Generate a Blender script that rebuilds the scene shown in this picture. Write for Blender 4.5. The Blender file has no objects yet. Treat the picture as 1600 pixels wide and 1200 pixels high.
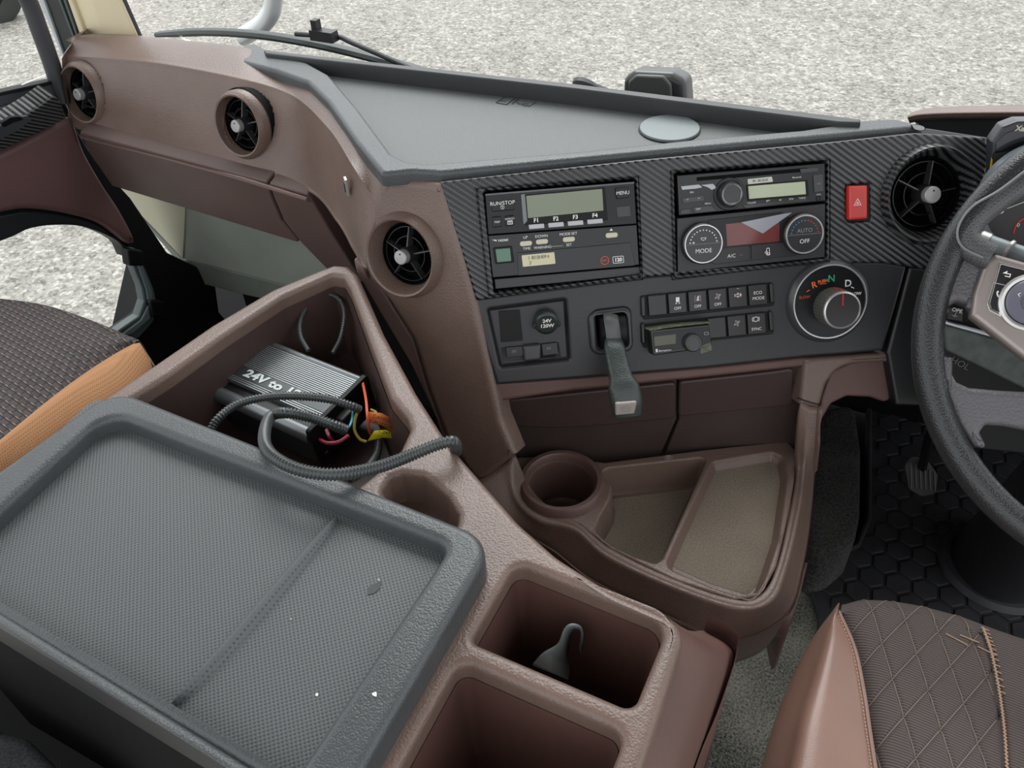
import bpy, bmesh, math, random
from mathutils import Vector, Matrix, geometry
random.seed(7)
D = bpy.data; SC = bpy.context.scene; COL = SC.collection
# ------------------------------------------------------------------ camera
H = 1.25; FPX = 1305.75
R0 = Vector((0.88838326, 0.45710597, -0.04277045)); R1 = Vector((0.27170068, -0.59856113, -0.7535936)); R2 = Vector((-0.37007286, 0.65785918, -0.65594769))
CAM = Vector((0, 0, H))
cd = D.cameras.new('camera'); cam = D.objects.new('camera', cd); COL.objects.link(cam); SC.camera = cam
cd.sensor_width = 36; cd.lens = FPX / 1600 * 36; cd.clip_start = .01; cd.clip_end = 200
m = Matrix.Identity(4)
for i in range(3):
    m[i][0] = R0[i]; m[i][1] = -R1[i]; m[i][2] = -R2[i]; m[i][3] = CAM[i]
cam.matrix_world = m
# ------------------------------------------------------------------ world, exposure
SC.view_settings.view_transform = 'Standard'; SC.view_settings.look = 'None'; SC.view_settings.gamma = 1
SC.view_settings.exposure = 0.9
w = D.worlds.new('overcast'); SC.world = w; w.use_nodes = True; nt = w.node_tree; nt.nodes.clear()
out = nt.nodes.new('ShaderNodeOutputWorld'); bg = nt.nodes.new('ShaderNodeBackground'); bg.inputs[1].default_value = 1.0
tc = nt.nodes.new('ShaderNodeTexCoord'); sp = nt.nodes.new('ShaderNodeSeparateXYZ'); rp = nt.nodes.new('ShaderNodeValToRGB')
nt.links.new(tc.outputs['Generated'], sp.inputs[0]); nt.links.new(sp.outputs[2], rp.inputs[0]); nt.links.new(rp.outputs[0], bg.inputs[0]); nt.links.new(bg.outputs[0], out.inputs[0])
rp.color_ramp.elements[0].position = 0.0; rp.color_ramp.elements[0].color = (.80, .84, .88, 1)
rp.color_ramp.elements[1].position = 0.9; rp.color_ramp.elements[1].color = (1.0, 1.0, 1.0, 1)
sun = D.lights.new('sun', 'SUN'); sun.energy = 1.3; sun.angle = math.radians(40); so = D.objects.new('sun', sun); COL.objects.link(so)
so.rotation_euler = Vector((-.35, .75, 1.0)).to_track_quat('Z', 'Y').to_euler()

# ------------------------------------------------------------------ pixel to place
def ray(x, y): return R0 * (x - 800) + R1 * (y - 600) + R2 * FPX
def onZ(x, y, z): r = ray(x, y); return CAM + r * ((z - H) / r.z)
def onX(x, y, v): r = ray(x, y); return CAM + r * (v / r.x)
def onY(x, y, v): r = ray(x, y); return CAM + r * (v / r.y)
class Fr:
    def __init__(s, o, U, V):
        s.o = Vector(o); s.U = Vector(U).normalized(); V = Vector(V); V = (V - s.U * V.dot(s.U)).normalized(); s.V = V; s.W = s.U.cross(V)
        s.m = Matrix.Identity(4)
        for i in range(3): s.m[i][0] = s.U[i]; s.m[i][1] = s.V[i]; s.m[i][2] = s.W[i]; s.m[i][3] = s.o[i]
    def p(s, x, y, w=0):
        r = ray(x, y); q = s.o + s.W * w; P = CAM + r * ((q - CAM).dot(s.W) / r.dot(s.W)) - s.o
        return (P.dot(s.U), P.dot(s.V))
    def l(s, pts, w=0): return [s.p(a[0], a[1], w) for a in pts]
    def at(s, x, y, w=0):
        u, v = s.p(x, y, w); return Fr(s.o + s.U * u + s.V * v + s.W * w, s.U, s.V)
    def sub(s, u, v, w=0): return Fr(s.o + s.U * u + s.V * v + s.W * w, s.U, s.V)
    def g(s, u, v, w=0): return s.o + s.U * u + s.V * v + s.W * w
def FZ(z): return Fr((0, 0, z), (1, 0, 0), (0, 1, 0))
WORLD = FZ(0)
# ------------------------------------------------------------------ loops
def rpoly(pts, r, n=5):
    if not isinstance(r, (list, tuple)): r = [r] * len(pts)
    o = []; N = len(pts)
    for i in range(N):
        p = Vector(pts[i][:2]); a = Vector(pts[i - 1][:2]) - p; b = Vector(pts[(i + 1) % N][:2]) - p
        la, lb = a.length, b.length; a.normalize(); b.normalize()
        c = max(-1, min(1, a.dot(b))); th = math.acos(c)
        if r[i] <= 0 or th > 3.05: o.append(tuple(p)); continue
        t = min(r[i] / math.tan(th / 2), la * .48, lb * .48); rr = t * math.tan(th / 2)
        ctr = p + (a + b).normalized() * (rr / math.sin(th / 2)); s = p + a * t; e = p + b * t
        a0 = math.atan2(*(s - ctr).yx); a1 = math.atan2(*(e - ctr).yx); d = (a1 - a0 + math.pi) % (2 * math.pi) - math.pi
        for k in range(n + 1): q = a0 + d * k / n; o.append((ctr.x + rr * math.cos(q), ctr.y + rr * math.sin(q)))
    return o
def cr(p0, p1, p2, p3, t):
    return .5 * ((2 * p1) + (p2 - p0) * t + (2 * p0 - 5 * p1 + 4 * p2 - p3) * t * t + (3 * p1 - p0 - 3 * p2 + p3) * t ** 3)
def spline(pts, n=6, closed=False):
    P = [Vector(p) for p in pts]; N = len(P); o = []
    for i in range(N if closed else N - 1):
        if closed: a, b, c, d = P[i - 1], P[i], P[(i + 1) % N], P[(i + 2) % N]
        else: b, c = P[i], P[i + 1]; a = P[i - 1] if i else b * 2 - c; d = P[i + 2] if i + 2 < N else c * 2 - b
        for k in range(n): o.append(cr(a, b, c, d, k / n))
    if not closed: o.append(P[-1].copy())
    return o
def sl(pts, n=5): return [tuple(p) for p in spline([(a[0], a[1], 0) for a in pts], n, True)]
def circ(u, v, r, n=32, ry=None): return [(u + r * math.cos(2 * math.pi * k / n), v + (ry or r) * math.sin(2 * math.pi * k / n)) for k in range(n)]
def rect(u0, v0, u1, v1, r=0.0, n=4): return rpoly([(u0, v0), (u1, v0), (u1, v1), (u0, v1)], r, n)
def area(l): return .5 * sum(l[i - 1][0] * l[i][1] - l[i][0] * l[i - 1][1] for i in range(len(l)))
def clean(l):
    o = []
    for p in l:
        if not o or (Vector(p[:2]) - Vector(o[-1][:2])).length > 2e-5: o.append(p)
    if (Vector(o[0][:2]) - Vector(o[-1][:2])).length < 2e-5: o.pop()
    return o
def offs(l, d):
    o = []; N = len(l)
    for i in range(N):
        p = Vector(l[i][:2]); a = (p - Vector(l[i - 1][:2])).normalized(); b = (Vector(l[(i + 1) % N][:2]) - p).normalized()
        na = Vector((-a.y, a.x)); nb = Vector((-b.y, b.x)); nn = na + nb
        if nn.length < 1e-6: nn = na
        nn.normalize(); o.append(tuple(p + nn * (d / max(.45, nn.dot(na)))))
    return o
def inside(p, L_):
    c = False
    for i in range(len(L_)):
        a, b = L_[i - 1], L_[i]
        if (a[1] > p[1]) != (b[1] > p[1]) and p[0] < (b[0] - a[0]) * (p[1] - a[1]) / (b[1] - a[1]) + a[0]: c = not c
    return c
# ------------------------------------------------------------------ mesh builder
class MB:
    def __init__(s): s.v = []; s.f = []
    def add(s, vs): i = len(s.v); s.v += [tuple(v) for v in vs]; return i
    def ring(s, i, j, n, close=True):
        for k in range(n if close else n - 1):
            a, b = k, (k + 1) % n; s.f.append((i + a, i + b, j + b, j + a))
    def slab(s, outer, w=0, th=.01, r=.001, holes=(), floors=(), seg=3, back=False):
        outer = clean(outer)
        if area(outer) < 0: outer = outer[::-1]
        hs = []
        for h in holes:
            h = clean(h); hs.append(h if area(h) < 0 else h[::-1])
        flat = []
        for li, L in enumerate([outer] + hs):
            n = len(L); rr = min(r, th * .95)
            prev = None; isf = li > 0 and li - 1 < len(floors) and floors[li - 1]
            depth, taper = floors[li - 1] if isf else (th, 0)
            prof = []
            if isf:
                fr = min(.006, depth * .5)
                prof += [(-taper - fr * .6, -depth), (-taper, -depth + fr)]
            else: prof.append((0, -depth))
            if rr > 0:
                for k in range(seg + 1): q = math.pi / 2 * k / seg; prof.append((rr * (1 - math.cos(q)), -rr * (1 - math.sin(q))))
                prof.append((rr * 1.15 + 1e-4, 0))
            else: prof.append((0, 0))
            idx = []
            for d, z in prof:
                idx.append(s.add([(p[0], p[1], w + z) for p in offs(L, d)]))
            for a, b in zip(idx, idx[1:]): s.ring(a, b, n)
            flat.append((idx[-1], n))
            if isf:
                s.fill([list(range(idx[0], idx[0] + n))])
        s.fill([list(range(i, i + n)) for i, n in flat])
        return s
    def fill(s, loops):
        ids = [k for L in loops for k in L]; pts = [Vector(s.v[k][:2]) for k in ids]; ed = []; o = 0
        for L in loops: n = len(L); ed += [(o + k, o + (k + 1) % n) for k in range(n)]; o += n
        vo, _, fo, ov, _, _ = geometry.delaunay_2d_cdt(pts, ed, [], 0, 1e-7)
        mp = []
        for k, q in enumerate(ov):
            if q: mp.append(ids[q[0]])
            else: mp.append(s.add([(vo[k].x, vo[k].y, s.v[ids[0]][2])]))
        P = [[s.v[k] for k in L] for L in loops]
        for f in fo:
            c = sum((vo[k] for k in f), Vector((0, 0))) / len(f)
            if not inside(c, P[0]) or any(inside(c, h) for h in P[1:]): continue
            t = tuple(mp[k] for k in f); a, b, d = (vo[k] for k in f[:3]); s.f.append(t if (b - a).cross(d - b) > 0 else t[::-1])
    def tri(s, t, ids):
        for a, b, c in t:
            A, B, C = (Vector(s.v[ids[q]]) for q in (a, b, c)); nz = (B - A).cross(C - A).z
            s.f.append((ids[a], ids[b], ids[c]) if nz >= 0 else (ids[a], ids[c], ids[b]))
    def lathe(s, prof, u=0, v=0, n=40, a0=0, a1=None):
        full = a1 is None; a1 = 2 * math.pi if full else a1; idx = []
        k_ = n if full else n + 1
        for r, w_ in prof: idx.append(s.add([(u + r * math.cos(a0 + (a1 - a0) * k / n), v + r * math.sin(a0 + (a1 - a0) * k / n), w_) for k in range(k_)]))
        for a, b in zip(idx, idx[1:]): s.ring(a, b, k_, full)
        return s
    def tube(s, pts, r, n=10, flat=1.0, up=(0, 0, 1), cap=True):
        pts = [Vector(p) for p in pts]; rs = r if isinstance(r, (list, tuple)) else [r] * len(pts); idx = []; up = Vector(up); pn = None
        for i, p in enumerate(pts):
            t = (pts[min(i + 1, len(pts) - 1)] - pts[max(i - 1, 0)]).normalized()
            if pn is None: x = t.cross(up); x = x if x.length > .05 else t.cross(Vector((1, 0, 0)))
            else: x = pn - t * pn.dot(t)
            x.normalize(); pn = x; y = x.cross(t)
            idx.append(s.add([p + (x * math.cos(2 * math.pi * k / n) + y * math.sin(2 * math.pi * k / n) * flat) * rs[i] for k in range(n)]))
        for a, b in zip(idx, idx[1:]): s.ring(b, a, n)
        if cap: s.f.append(tuple(range(idx[0], idx[0] + n))); s.f.append(tuple(range(idx[-1] + n - 1, idx[-1] - 1, -1)))
        return s
    def grid(s, rows):
        n = len(rows[0]); idx = [s.add(r_) for r_ in rows]
        for a, b in zip(idx, idx[1:]): s.ring(a, b, n, False)
        return s
    def patch(s, rows, nu=5, nv=4, fn=None):
        R = [spline(r_, nu) for r_ in rows]; cols = [spline([r_[k] for r_ in R], nv) for k in range(len(R[0]))]
        G = [[cols[k][j] for k in range(len(cols))] for j in range(len(cols[0]))]
        if fn: G = [[fn(p, j, k) for k, p in enumerate(g)] for j, g in enumerate(G)]
        return s.grid(G)
    def box(s, c, d):
        x, y, z = c; a, b, e = (q / 2 for q in d)
        i = s.add([(x + sx * a, y + sy * b, z + sz * e) for sz in (-1, 1) for sy in (-1, 1) for sx in (-1, 1)])
        for f in ((0, 2, 3, 1), (4, 5, 7, 6), (0, 1, 5, 4), (2, 6, 7, 3), (0, 4, 6, 2), (1, 3, 7, 5)): s.f.append(tuple(i + k for k in f))
        return s
    def obj(s, name, mat, parent=None, fr=None, solid=0, ang=35, flip=False, sub=0):
        me = D.meshes.new(name); me.from_pydata(s.v, [], [f[::-1] for f in s.f] if flip else s.f); me.update()
        me.materials.append(mat)
        me.polygons.foreach_set('use_smooth', [True] * len(me.polygons)); me.set_sharp_from_angle(angle=math.radians(ang))
        o = D.objects.new(name, me); COL.objects.link(o)
        mw = fr.m.copy() if fr else Matrix.Identity(4)
        if parent is not None: o.parent = parent; o.matrix_parent_inverse = Matrix.Identity(4); o.matrix_basis = WM(parent).inverted() @ mw
        else: o.matrix_basis = mw
        if solid: md = o.modifiers.new('s', 'SOLIDIFY'); md.thickness = solid; md.offset = -1
        if sub: md = o.modifiers.new('b', 'SUBSURF'); md.levels = sub; md.render_levels = sub
        return o
def WM(o): return WM(o.parent) @ o.matrix_basis if o.parent else o.matrix_basis.copy()
def thing(name, label, cat, fr=WORLD, group=None):
    o = D.objects.new(name, None); COL.objects.link(o); o.empty_display_size = .02; o.matrix_basis = fr.m.copy(); return tag(o, label, cat, group)
def tag(o, label, cat, group=None):
    o['label'] = label; o['category'] = cat
    if group: o['group'] = group
    return o
def struct(o): o['kind'] = 'structure'; return o
def stuff(o): o['kind'] = 'stuff'; return o
def lab(o, s): o['label'] = s; return o
def text(s, fr, size, mat, parent, w=.0003, al='CENTER', name='lettering', rot=0, bold=0.0, sx=1.0):
    c = D.curves.new('t', 'FONT'); c.body = s; c.size = size; c.align_x = al; c.align_y = 'CENTER'; c.offset = bold; c.resolution_u = 3
    t = D.objects.new('t', c); COL.objects.link(t); bpy.context.view_layer.update()
    me = D.meshes.new_from_object(t.evaluated_get(bpy.context.evaluated_depsgraph_get())); D.objects.remove(t); D.curves.remove(c)
    me.name = name; me.materials.clear(); me.materials.append(mat)
    o = D.objects.new(name, me); COL.objects.link(o); o.parent = parent
    o.matrix_basis = WM(parent).inverted() @ fr.m @ Matrix.Translation((0, 0, w)) @ Matrix.Rotation(rot, 4, 'Z') @ Matrix.Scale(sx, 4, (1, 0, 0))
    return o
# ------------------------------------------------------------------ materials
def s2l(c): return tuple((x / 255 / 12.92 if x < 10.3 else ((x / 255 + .055) / 1.055) ** 2.4) for x in c)
MT = {}
def mat(name, col, rough=.5, metal=0, bump=None, bs=.3, scale=700, var=0, vs=30, coat=0, spec=.5, emit=0, col2=None, trans=0):
    if name in MT: return MT[name]
    mm = D.materials.new(name); mm.use_nodes = True; n = mm.node_tree; L = n.links; b = n.nodes['Principled BSDF']; c = s2l(col)
    b.inputs['Base Color'].default_value = (*c, 1); b.inputs['Roughness'].default_value = rough; b.inputs['Metallic'].default_value = metal
    b.inputs['Coat Weight'].default_value = coat; b.inputs['Specular IOR Level'].default_value = spec
    T = n.nodes.new('ShaderNodeTexCoord').outputs['Object']
    def node(t, **k):
        q = n.nodes.new(t)
        for a, v in k.items(): setattr(q, a, v)
        return q
    if var:
        nz = node('ShaderNodeTexNoise'); nz.inputs['Scale'].default_value = vs; nz.inputs['Detail'].default_value = 6; L.new(T, nz.inputs['Vector'])
        rm = node('ShaderNodeValToRGB'); c2 = s2l(col2) if col2 else tuple(min(1, x * (1 + var)) for x in c); c1 = c if col2 else tuple(x * (1 - var) for x in c)
        rm.color_ramp.elements[0].position = .36; rm.color_ramp.elements[1].position = .64
        rm.color_ramp.elements[0].color = (*c1, 1); rm.color_ramp.elements[1].color = (*c2, 1)
        L.new(nz.outputs['Fac'], rm.inputs[0]); L.new(rm.outputs[0], b.inputs['Base Color'])
    if bump:
        bp = node('ShaderNodeBump'); bp.inputs['Strength'].default_value = bs; bp.inputs['Distance'].default_value = .0006
        if bump == 'leather':
            v = node('ShaderNodeTexVoronoi', feature='SMOOTH_F1'); v.inputs['Scale'].default_value = scale; v.inputs['Smoothness'].default_value = .6; L.new(T, v.inputs['Vector']); h = v.outputs['Distance']; bp.invert = True
        elif bump == 'dots':
            mp = node('ShaderNodeMapping'); mp.inputs['Rotation'].default_value = (0, 0, .785); L.new(T, mp.inputs['Vector'])
            v = node('ShaderNodeTexVoronoi', feature='F1'); v.inputs['Randomness'].default_value = 0; v.inputs['Scale'].default_value = scale; L.new(mp.outputs[0], v.inputs['Vector']); h = v.outputs['Distance']; bp.invert = False
            rm2 = node('ShaderNodeValToRGB'); rm2.color_ramp.elements[0].position = .16; rm2.color_ramp.elements[0].color = (*[x * .45 for x in c], 1); rm2.color_ramp.elements[1].position = .42; rm2.color_ramp.elements[1].color = (*[x * 1.25 for x in c], 1)
            L.new(h, rm2.inputs[0]); L.new(rm2.outputs[0], b.inputs['Base Color'])
        elif bump == 'ribs':
            wv = node('ShaderNodeTexWave', wave_type='BANDS', bands_direction='Y'); wv.inputs['Scale'].default_value = scale; wv.inputs['Distortion'].default_value = .15; wv.inputs['Detail Scale'].default_value = 2; L.new(T, wv.inputs['Vector']); h = wv.outputs['Fac']
            mx = node('ShaderNodeMixRGB', blend_type='MIX'); mx.inputs[1].default_value = (*[x * .5 for x in c], 1); mx.inputs[2].default_value = (*[x * 1.55 for x in c], 1); L.new(h, mx.inputs[0]); L.new(mx.outputs[0], b.inputs['Base Color'])
        else:
            v = node('ShaderNodeTexNoise'); v.inputs['Scale'].default_value = scale; v.inputs['Detail'].default_value = 4; L.new(T, v.inputs['Vector']); h = v.outputs['Fac']
        L.new(h, bp.inputs['Height']); L.new(bp.outputs[0], b.inputs['Normal'])
    MT[name] = mm; return mm
BROWN = (106, 87, 79)
brown = mat('brown grained plastic', BROWN, .38, bump='leather', bs=.55, scale=520, var=.1, vs=9)
brownS = mat('brown smooth plastic', (88, 70, 66), .5, bump='noise', bs=.25, scale=900, var=.15, vs=6)
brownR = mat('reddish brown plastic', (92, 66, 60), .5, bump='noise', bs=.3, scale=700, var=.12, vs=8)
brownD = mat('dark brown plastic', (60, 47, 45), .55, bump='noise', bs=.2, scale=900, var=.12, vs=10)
greyR = mat('charcoal grained plastic', (68, 71, 73), .38, bump='leather', bs=.5, scale=620, var=.08, vs=12)
lidm = mat('charcoal perforated mat', (78, 82, 84), .5, bump='dots', bs=.6, scale=330)
trayg = mat('grey ribbed tray mat', (88, 92, 92), .5, bump='dots', bs=.5, scale=420)
blk = mat('black plastic', (36, 36, 38), .45, bump='noise', bs=.15, scale=1200)
blk2 = mat('deep black plastic', (13, 13, 14), .55, spec=.3)
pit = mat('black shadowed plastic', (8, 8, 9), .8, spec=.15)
panel = mat('anthracite satin plastic', (39, 39, 42), .42, bump='noise', bs=.15, scale=1500)
gloss = mat('gloss black plastic', (15, 15, 17), .28, spec=.35)
button = mat('black button plastic', (32, 30, 32), .35)
silver = mat('satin silver', (196, 194, 192), .3, metal=.7)
chrome = mat('chrome', (225, 225, 225), .12, metal=1)
white = mat('white print', (225, 225, 220), .6)
greyprint = mat('grey print', (140, 140, 138), .6)
orange = mat('orange print', (226, 104, 40), .5)
green = mat('green print', (20, 150, 110), .5)
redp = mat('red print', (205, 40, 40), .5)
bluep = mat('blue print', (60, 130, 190), .5)
greengrey = mat('greenish black grained plastic', (52, 60, 58), .35, bump='leather', bs=.5, scale=700)
def nodes_mat(name, rough=.5):
    mm = D.materials.new(name); mm.use_nodes = True; n = mm.node_tree; b = n.nodes['Principled BSDF']; b.inputs['Roughness'].default_value = rough
    T = n.nodes.new('ShaderNodeTexCoord').outputs['Object']; return mm, n, n.links, b, T
def mth(n, L, op, a, b=None):
    q = n.nodes.new('ShaderNodeMath'); q.operation = op
    for i, x in enumerate((a, b)):
        if x is None: continue
        if isinstance(x, (int, float)): q.inputs[i].default_value = x
        else: L.new(x, q.inputs[i])
    return q.outputs[0]
def ramp(n, L, f, stops):
    r_ = n.nodes.new('ShaderNodeValToRGB'); e = r_.color_ramp.elements
    while len(e) < len(stops): e.new(.5)
    for i, (p, c) in enumerate(stops): e[i].position = p; e[i].color = (*s2l(c), 1)
    L.new(f, r_.inputs[0]); return r_.outputs[0]
def carbon_mat(cell=.0019):
    mm, n, L, b, T = nodes_mat('carbon twill wrap', .33); sp = n.nodes.new('ShaderNodeSeparateXYZ'); L.new(T, sp.inputs[0])
    a = mth(n, L, 'FLOOR', mth(n, L, 'MULTIPLY', sp.outputs[0], .75 / cell)); vv = mth(n, L, 'MULTIPLY', sp.outputs[1], 1 / cell); c = mth(n, L, 'FLOOR', vv)
    s = mth(n, L, 'FLOORED_MODULO', mth(n, L, 'ADD', a, c), 4); k = mth(n, L, 'LESS_THAN', s, 2)
    prof = mth(n, L, 'SINE', mth(n, L, 'MULTIPLY', mth(n, L, 'FLOORED_MODULO', mth(n, L, 'ADD', mth(n, L, 'MULTIPLY', sp.outputs[0], .75 / cell), vv), 4), math.pi / 2))
    h = mth(n, L, 'ADD', k, mth(n, L, 'MULTIPLY', prof, .5))
    L.new(ramp(n, L, h, [(0.1, (18, 18, 19)), (.9, (72, 73, 74))]), b.inputs['Base Color'])
    bp = n.nodes.new('ShaderNodeBump'); bp.inputs['Strength'].default_value = .7; bp.inputs['Distance'].default_value = .0006; L.new(h, bp.inputs['Height']); L.new(bp.outputs[0], b.inputs['Normal'])
    return mm
carbon = carbon_mat()
def gravel_mat():
    mm, n, L, b, T = nodes_mat('pale compacted gravel', .85)
    def vor(sc, f='F1'):
        v = n.nodes.new('ShaderNodeTexVoronoi'); v.feature = f; v.inputs['Scale'].default_value = sc; L.new(T, v.inputs['Vector']); return v
    def nz(sc, d=5):
        v = n.nodes.new('ShaderNodeTexNoise'); v.inputs['Scale'].default_value = sc; v.inputs['Detail'].default_value = d; v.inputs['Roughness'].default_value = .7; L.new(T, v.inputs['Vector']); return v.outputs['Fac']
    v1 = vor(55); v2 = vor(24); sr = n.nodes.new('ShaderNodeSeparateXYZ'); L.new(v1.outputs['Color'], sr.inputs[0]); sr2 = n.nodes.new('ShaderNodeSeparateXYZ'); L.new(v2.outputs['Color'], sr2.inputs[0])
    f = mth(n, L, 'ADD', mth(n, L, 'MULTIPLY', sr.outputs[0], .4), mth(n, L, 'MULTIPLY', nz(30, 8), .6)); f = mth(n, L, 'ADD', mth(n, L, 'MULTIPLY', f, .8), mth(n, L, 'MULTIPLY', sr2.outputs[0], .2))
    f = mth(n, L, 'ADD', f, mth(n, L, 'MULTIPLY', mth(n, L, 'SUBTRACT', nz(1.2, 3), .5), .25))
    L.new(ramp(n, L, f, [(.26, (92, 90, 84)), (.42, (128, 125, 119)), (.58, (146, 143, 136)), (.78, (184, 182, 174))]), b.inputs['Base Color'])
    bp = n.nodes.new('ShaderNodeBump'); bp.inputs['Strength'].default_value = .5; bp.inputs['Distance'].default_value = .01; L.new(f, bp.inputs['Height']); L.new(bp.outputs[0], b.inputs['Normal'])
    return mm
gravel = gravel_mat()
def carpet_mat(name, lo, hi, sc=260):
    mm, n, L, b, T = nodes_mat(name, .95); v = n.nodes.new('ShaderNodeTexNoise'); v.inputs['Scale'].default_value = sc; v.inputs['Detail'].default_value = 5; v.inputs['Roughness'].default_value = .8; L.new(T, v.inputs['Vector'])
    v2 = n.nodes.new('ShaderNodeTexNoise'); v2.inputs['Scale'].default_value = 9; L.new(T, v2.inputs['Vector'])
    f = mth(n, L, 'ADD', v.outputs['Fac'], mth(n, L, 'MULTIPLY', mth(n, L, 'SUBTRACT', v2.outputs['Fac'], .5), .35))
    L.new(ramp(n, L, f, [(.38, lo), (.62, hi)]), b.inputs['Base Color'])
    bp = n.nodes.new('ShaderNodeBump'); bp.inputs['Strength'].default_value = .9; bp.inputs['Distance'].default_value = .003; L.new(v.outputs['Fac'], bp.inputs['Height']); L.new(bp.outputs[0], b.inputs['Normal'])
    return mm
carpet = carpet_mat('speckled grey carpet', (40, 42, 40), (150, 148, 136))
carpetD = carpet_mat('charcoal carpet', (20, 20, 21), (70, 69, 66), 200)
matg = carpet_mat('taupe felt mat', (122, 110, 98), (154, 141, 126), 420)
bedfelt = carpet_mat('dark grey felt', (24, 27, 30), (60, 64, 68), 300)
def weave_mat():
    mm, n, L, b, T = nodes_mat('dark woven seat fabric', .9)
    mp = n.nodes.new('ShaderNodeMapping'); mp.inputs['Rotation'].default_value = (0, 0, .12); L.new(T, mp.inputs['Vector'])
    br = n.nodes.new('ShaderNodeTexBrick'); L.new(mp.outputs[0], br.inputs['Vector']); br.inputs['Scale'].default_value = 1; br.inputs['Brick Width'].default_value = .0135; br.inputs['Row Height'].default_value = .0085; br.inputs['Mortar Size'].default_value = .0009; br.inputs['Mortar Smooth'].default_value = .5
    br.inputs['Color1'].default_value = (*s2l((72, 66, 66)), 1); br.inputs['Color2'].default_value = (*s2l((60, 56, 57)), 1); br.inputs['Mortar'].default_value = (*s2l((30, 28, 29)), 1)
    sp = n.nodes.new('ShaderNodeSeparateXYZ'); L.new(mp.outputs[0], sp.inputs[0])
    yy = mth(n, L, 'FLOORED_MODULO', sp.outputs[1], .0085); ln = mth(n, L, 'LESS_THAN', mth(n, L, 'ABSOLUTE', mth(n, L, 'SUBTRACT', yy, .0016)), .0007)
    row = mth(n, L, 'FLOOR', mth(n, L, 'DIVIDE', sp.outputs[1], .0085)); xx = mth(n, L, 'FLOORED_MODULO', mth(n, L, 'ADD', sp.outputs[0], mth(n, L, 'MULTIPLY', row, .0067)), .0135); dsh = mth(n, L, 'LESS_THAN', xx, .0065)
    k = mth(n, L, 'MULTIPLY', ln, dsh); mx = n.nodes.new('ShaderNodeMixRGB'); L.new(mth(n, L, 'MULTIPLY', k, .38), mx.inputs[0]); L.new(br.outputs['Color'], mx.inputs[1]); mx.inputs[2].default_value = (*s2l((190, 160, 140)), 1)
    L.new(mx.outputs[0], b.inputs['Base Color'])
    bp = n.nodes.new('ShaderNodeBump'); bp.inputs['Strength'].default_value = .8; bp.inputs['Distance'].default_value = .001; bp.invert = True; L.new(br.outputs['Fac'], bp.inputs['Height']); L.new(bp.outputs[0], b.inputs['Normal']); return mm
weave = weave_mat()
tan = mat('tan woven fabric', (148, 108, 74), .9, bump='dots', bs=.5, scale=420)
fabric = mat('ribbed brown seat fabric', (72, 63, 60), .85, bump='ribs', bs=.5, scale=110)
leather = mat('brown leather', (130, 100, 88), .36, bump='leather', bs=.25, scale=900, var=.1, vs=7)
wleather = mat('black steering leather', (38, 39, 40), .3, bump='leather', bs=.6, scale=650)
wleatherG = mat('grey worn steering leather', (84, 82, 86), .42, bump='leather', bs=.9, scale=420)
perf = mat('perforated steering leather', (66, 66, 68), .4, bump='dots', bs=.8, scale=420)
rubber = mat('dark rubber mat', (42, 42, 45), .6, bump='noise', bs=.3, scale=400, var=.2, vs=25)
cream = mat('cream pillar plastic', (216, 203, 172), .6, bump='noise', bs=.1, scale=600)
seal = mat('grey green door seal', (84, 96, 96), .4, var=.15, vs=20)
doorblk = mat('green black rubber', (20, 27, 27), .4)
filmg = mat('pale grey green film', (150, 156, 146), .35, var=.1, vs=6)
lcd = mat('olive grey lcd', (120, 128, 108), .2)
lcdd = mat('dark olive lcd', (70, 72, 52), .2)
lcdl = mat('pale lcd', (178, 186, 158), .25)
glassm = None
def glass_mat():
    mm = D.materials.new('clear window glass'); mm.use_nodes = True; n = mm.node_tree; n.nodes.clear(); o = n.nodes.new('ShaderNodeOutputMaterial'); t = n.nodes.new('ShaderNodeBsdfTransparent'); t.inputs[0].default_value = (.97, .985, .98, 1)
    g = n.nodes.new('ShaderNodeBsdfGlossy'); g.inputs['Roughness'].default_value = .0; mx = n.nodes.new('ShaderNodeMixShader'); fr = n.nodes.new('ShaderNodeFresnel'); fr.inputs[0].default_value = 1.18
    n.links.new(fr.outputs[0], mx.inputs[0]); n.links.new(t.outputs[0], mx.inputs[1]); n.links.new(g.outputs[0], mx.inputs[2]); n.links.new(mx.outputs[0], o.inputs[0]); return mm
glassm = glass_mat()

# ------------------------------------------------------------------ frames
Q = Vector((-.455, .769, .773)); A_ = .565389; T_ = .444340754
_r = ray(757, 303).normalized() * 1.012671561770312; Q = CAM + _r
UU = Vector((math.cos(A_), math.sin(A_), 0)); NH = Vector((-math.sin(A_), math.cos(A_), 0)); VV = Vector((0, 0, math.cos(T_))) + NH * math.sin(T_)
F = Fr(Q, UU, VV)
# ================================================================== setting
g = MB(); g.grid([[(-40 + 80 * i / 8, -20 + 80 * j / 8, -1.2) for i in range(9)] for j in range(9)])
struct(g.obj('ground', gravel))
# windscreen
wf = Fr((0, 1.16, .72), (1, 0, 0), (0, -.08, 1))
struct(MB().slab(rect(-1.36, 0, 1.0, 1.05, .05), 0, .005, 0).obj('window_1', glassm, None, wf))
# floor
struct(MB().slab(rect(-1.45, .0, 1.1, 1.7), 0, .03, 0).obj('floor', pit, None, FZ(-.01)))
struct(MB().slab([(-1.45, .0), (-.3, .0), (1.1, .0), (1.1, .42), (.95, .62), (-.15, .62), (-1.0, .62), (-1.45, .5)], 0, .03, 0).obj('wall_front', pit, None, Fr((0, 1.48, 0), (1, 0, 0), (0, -.2, 1))))

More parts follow.
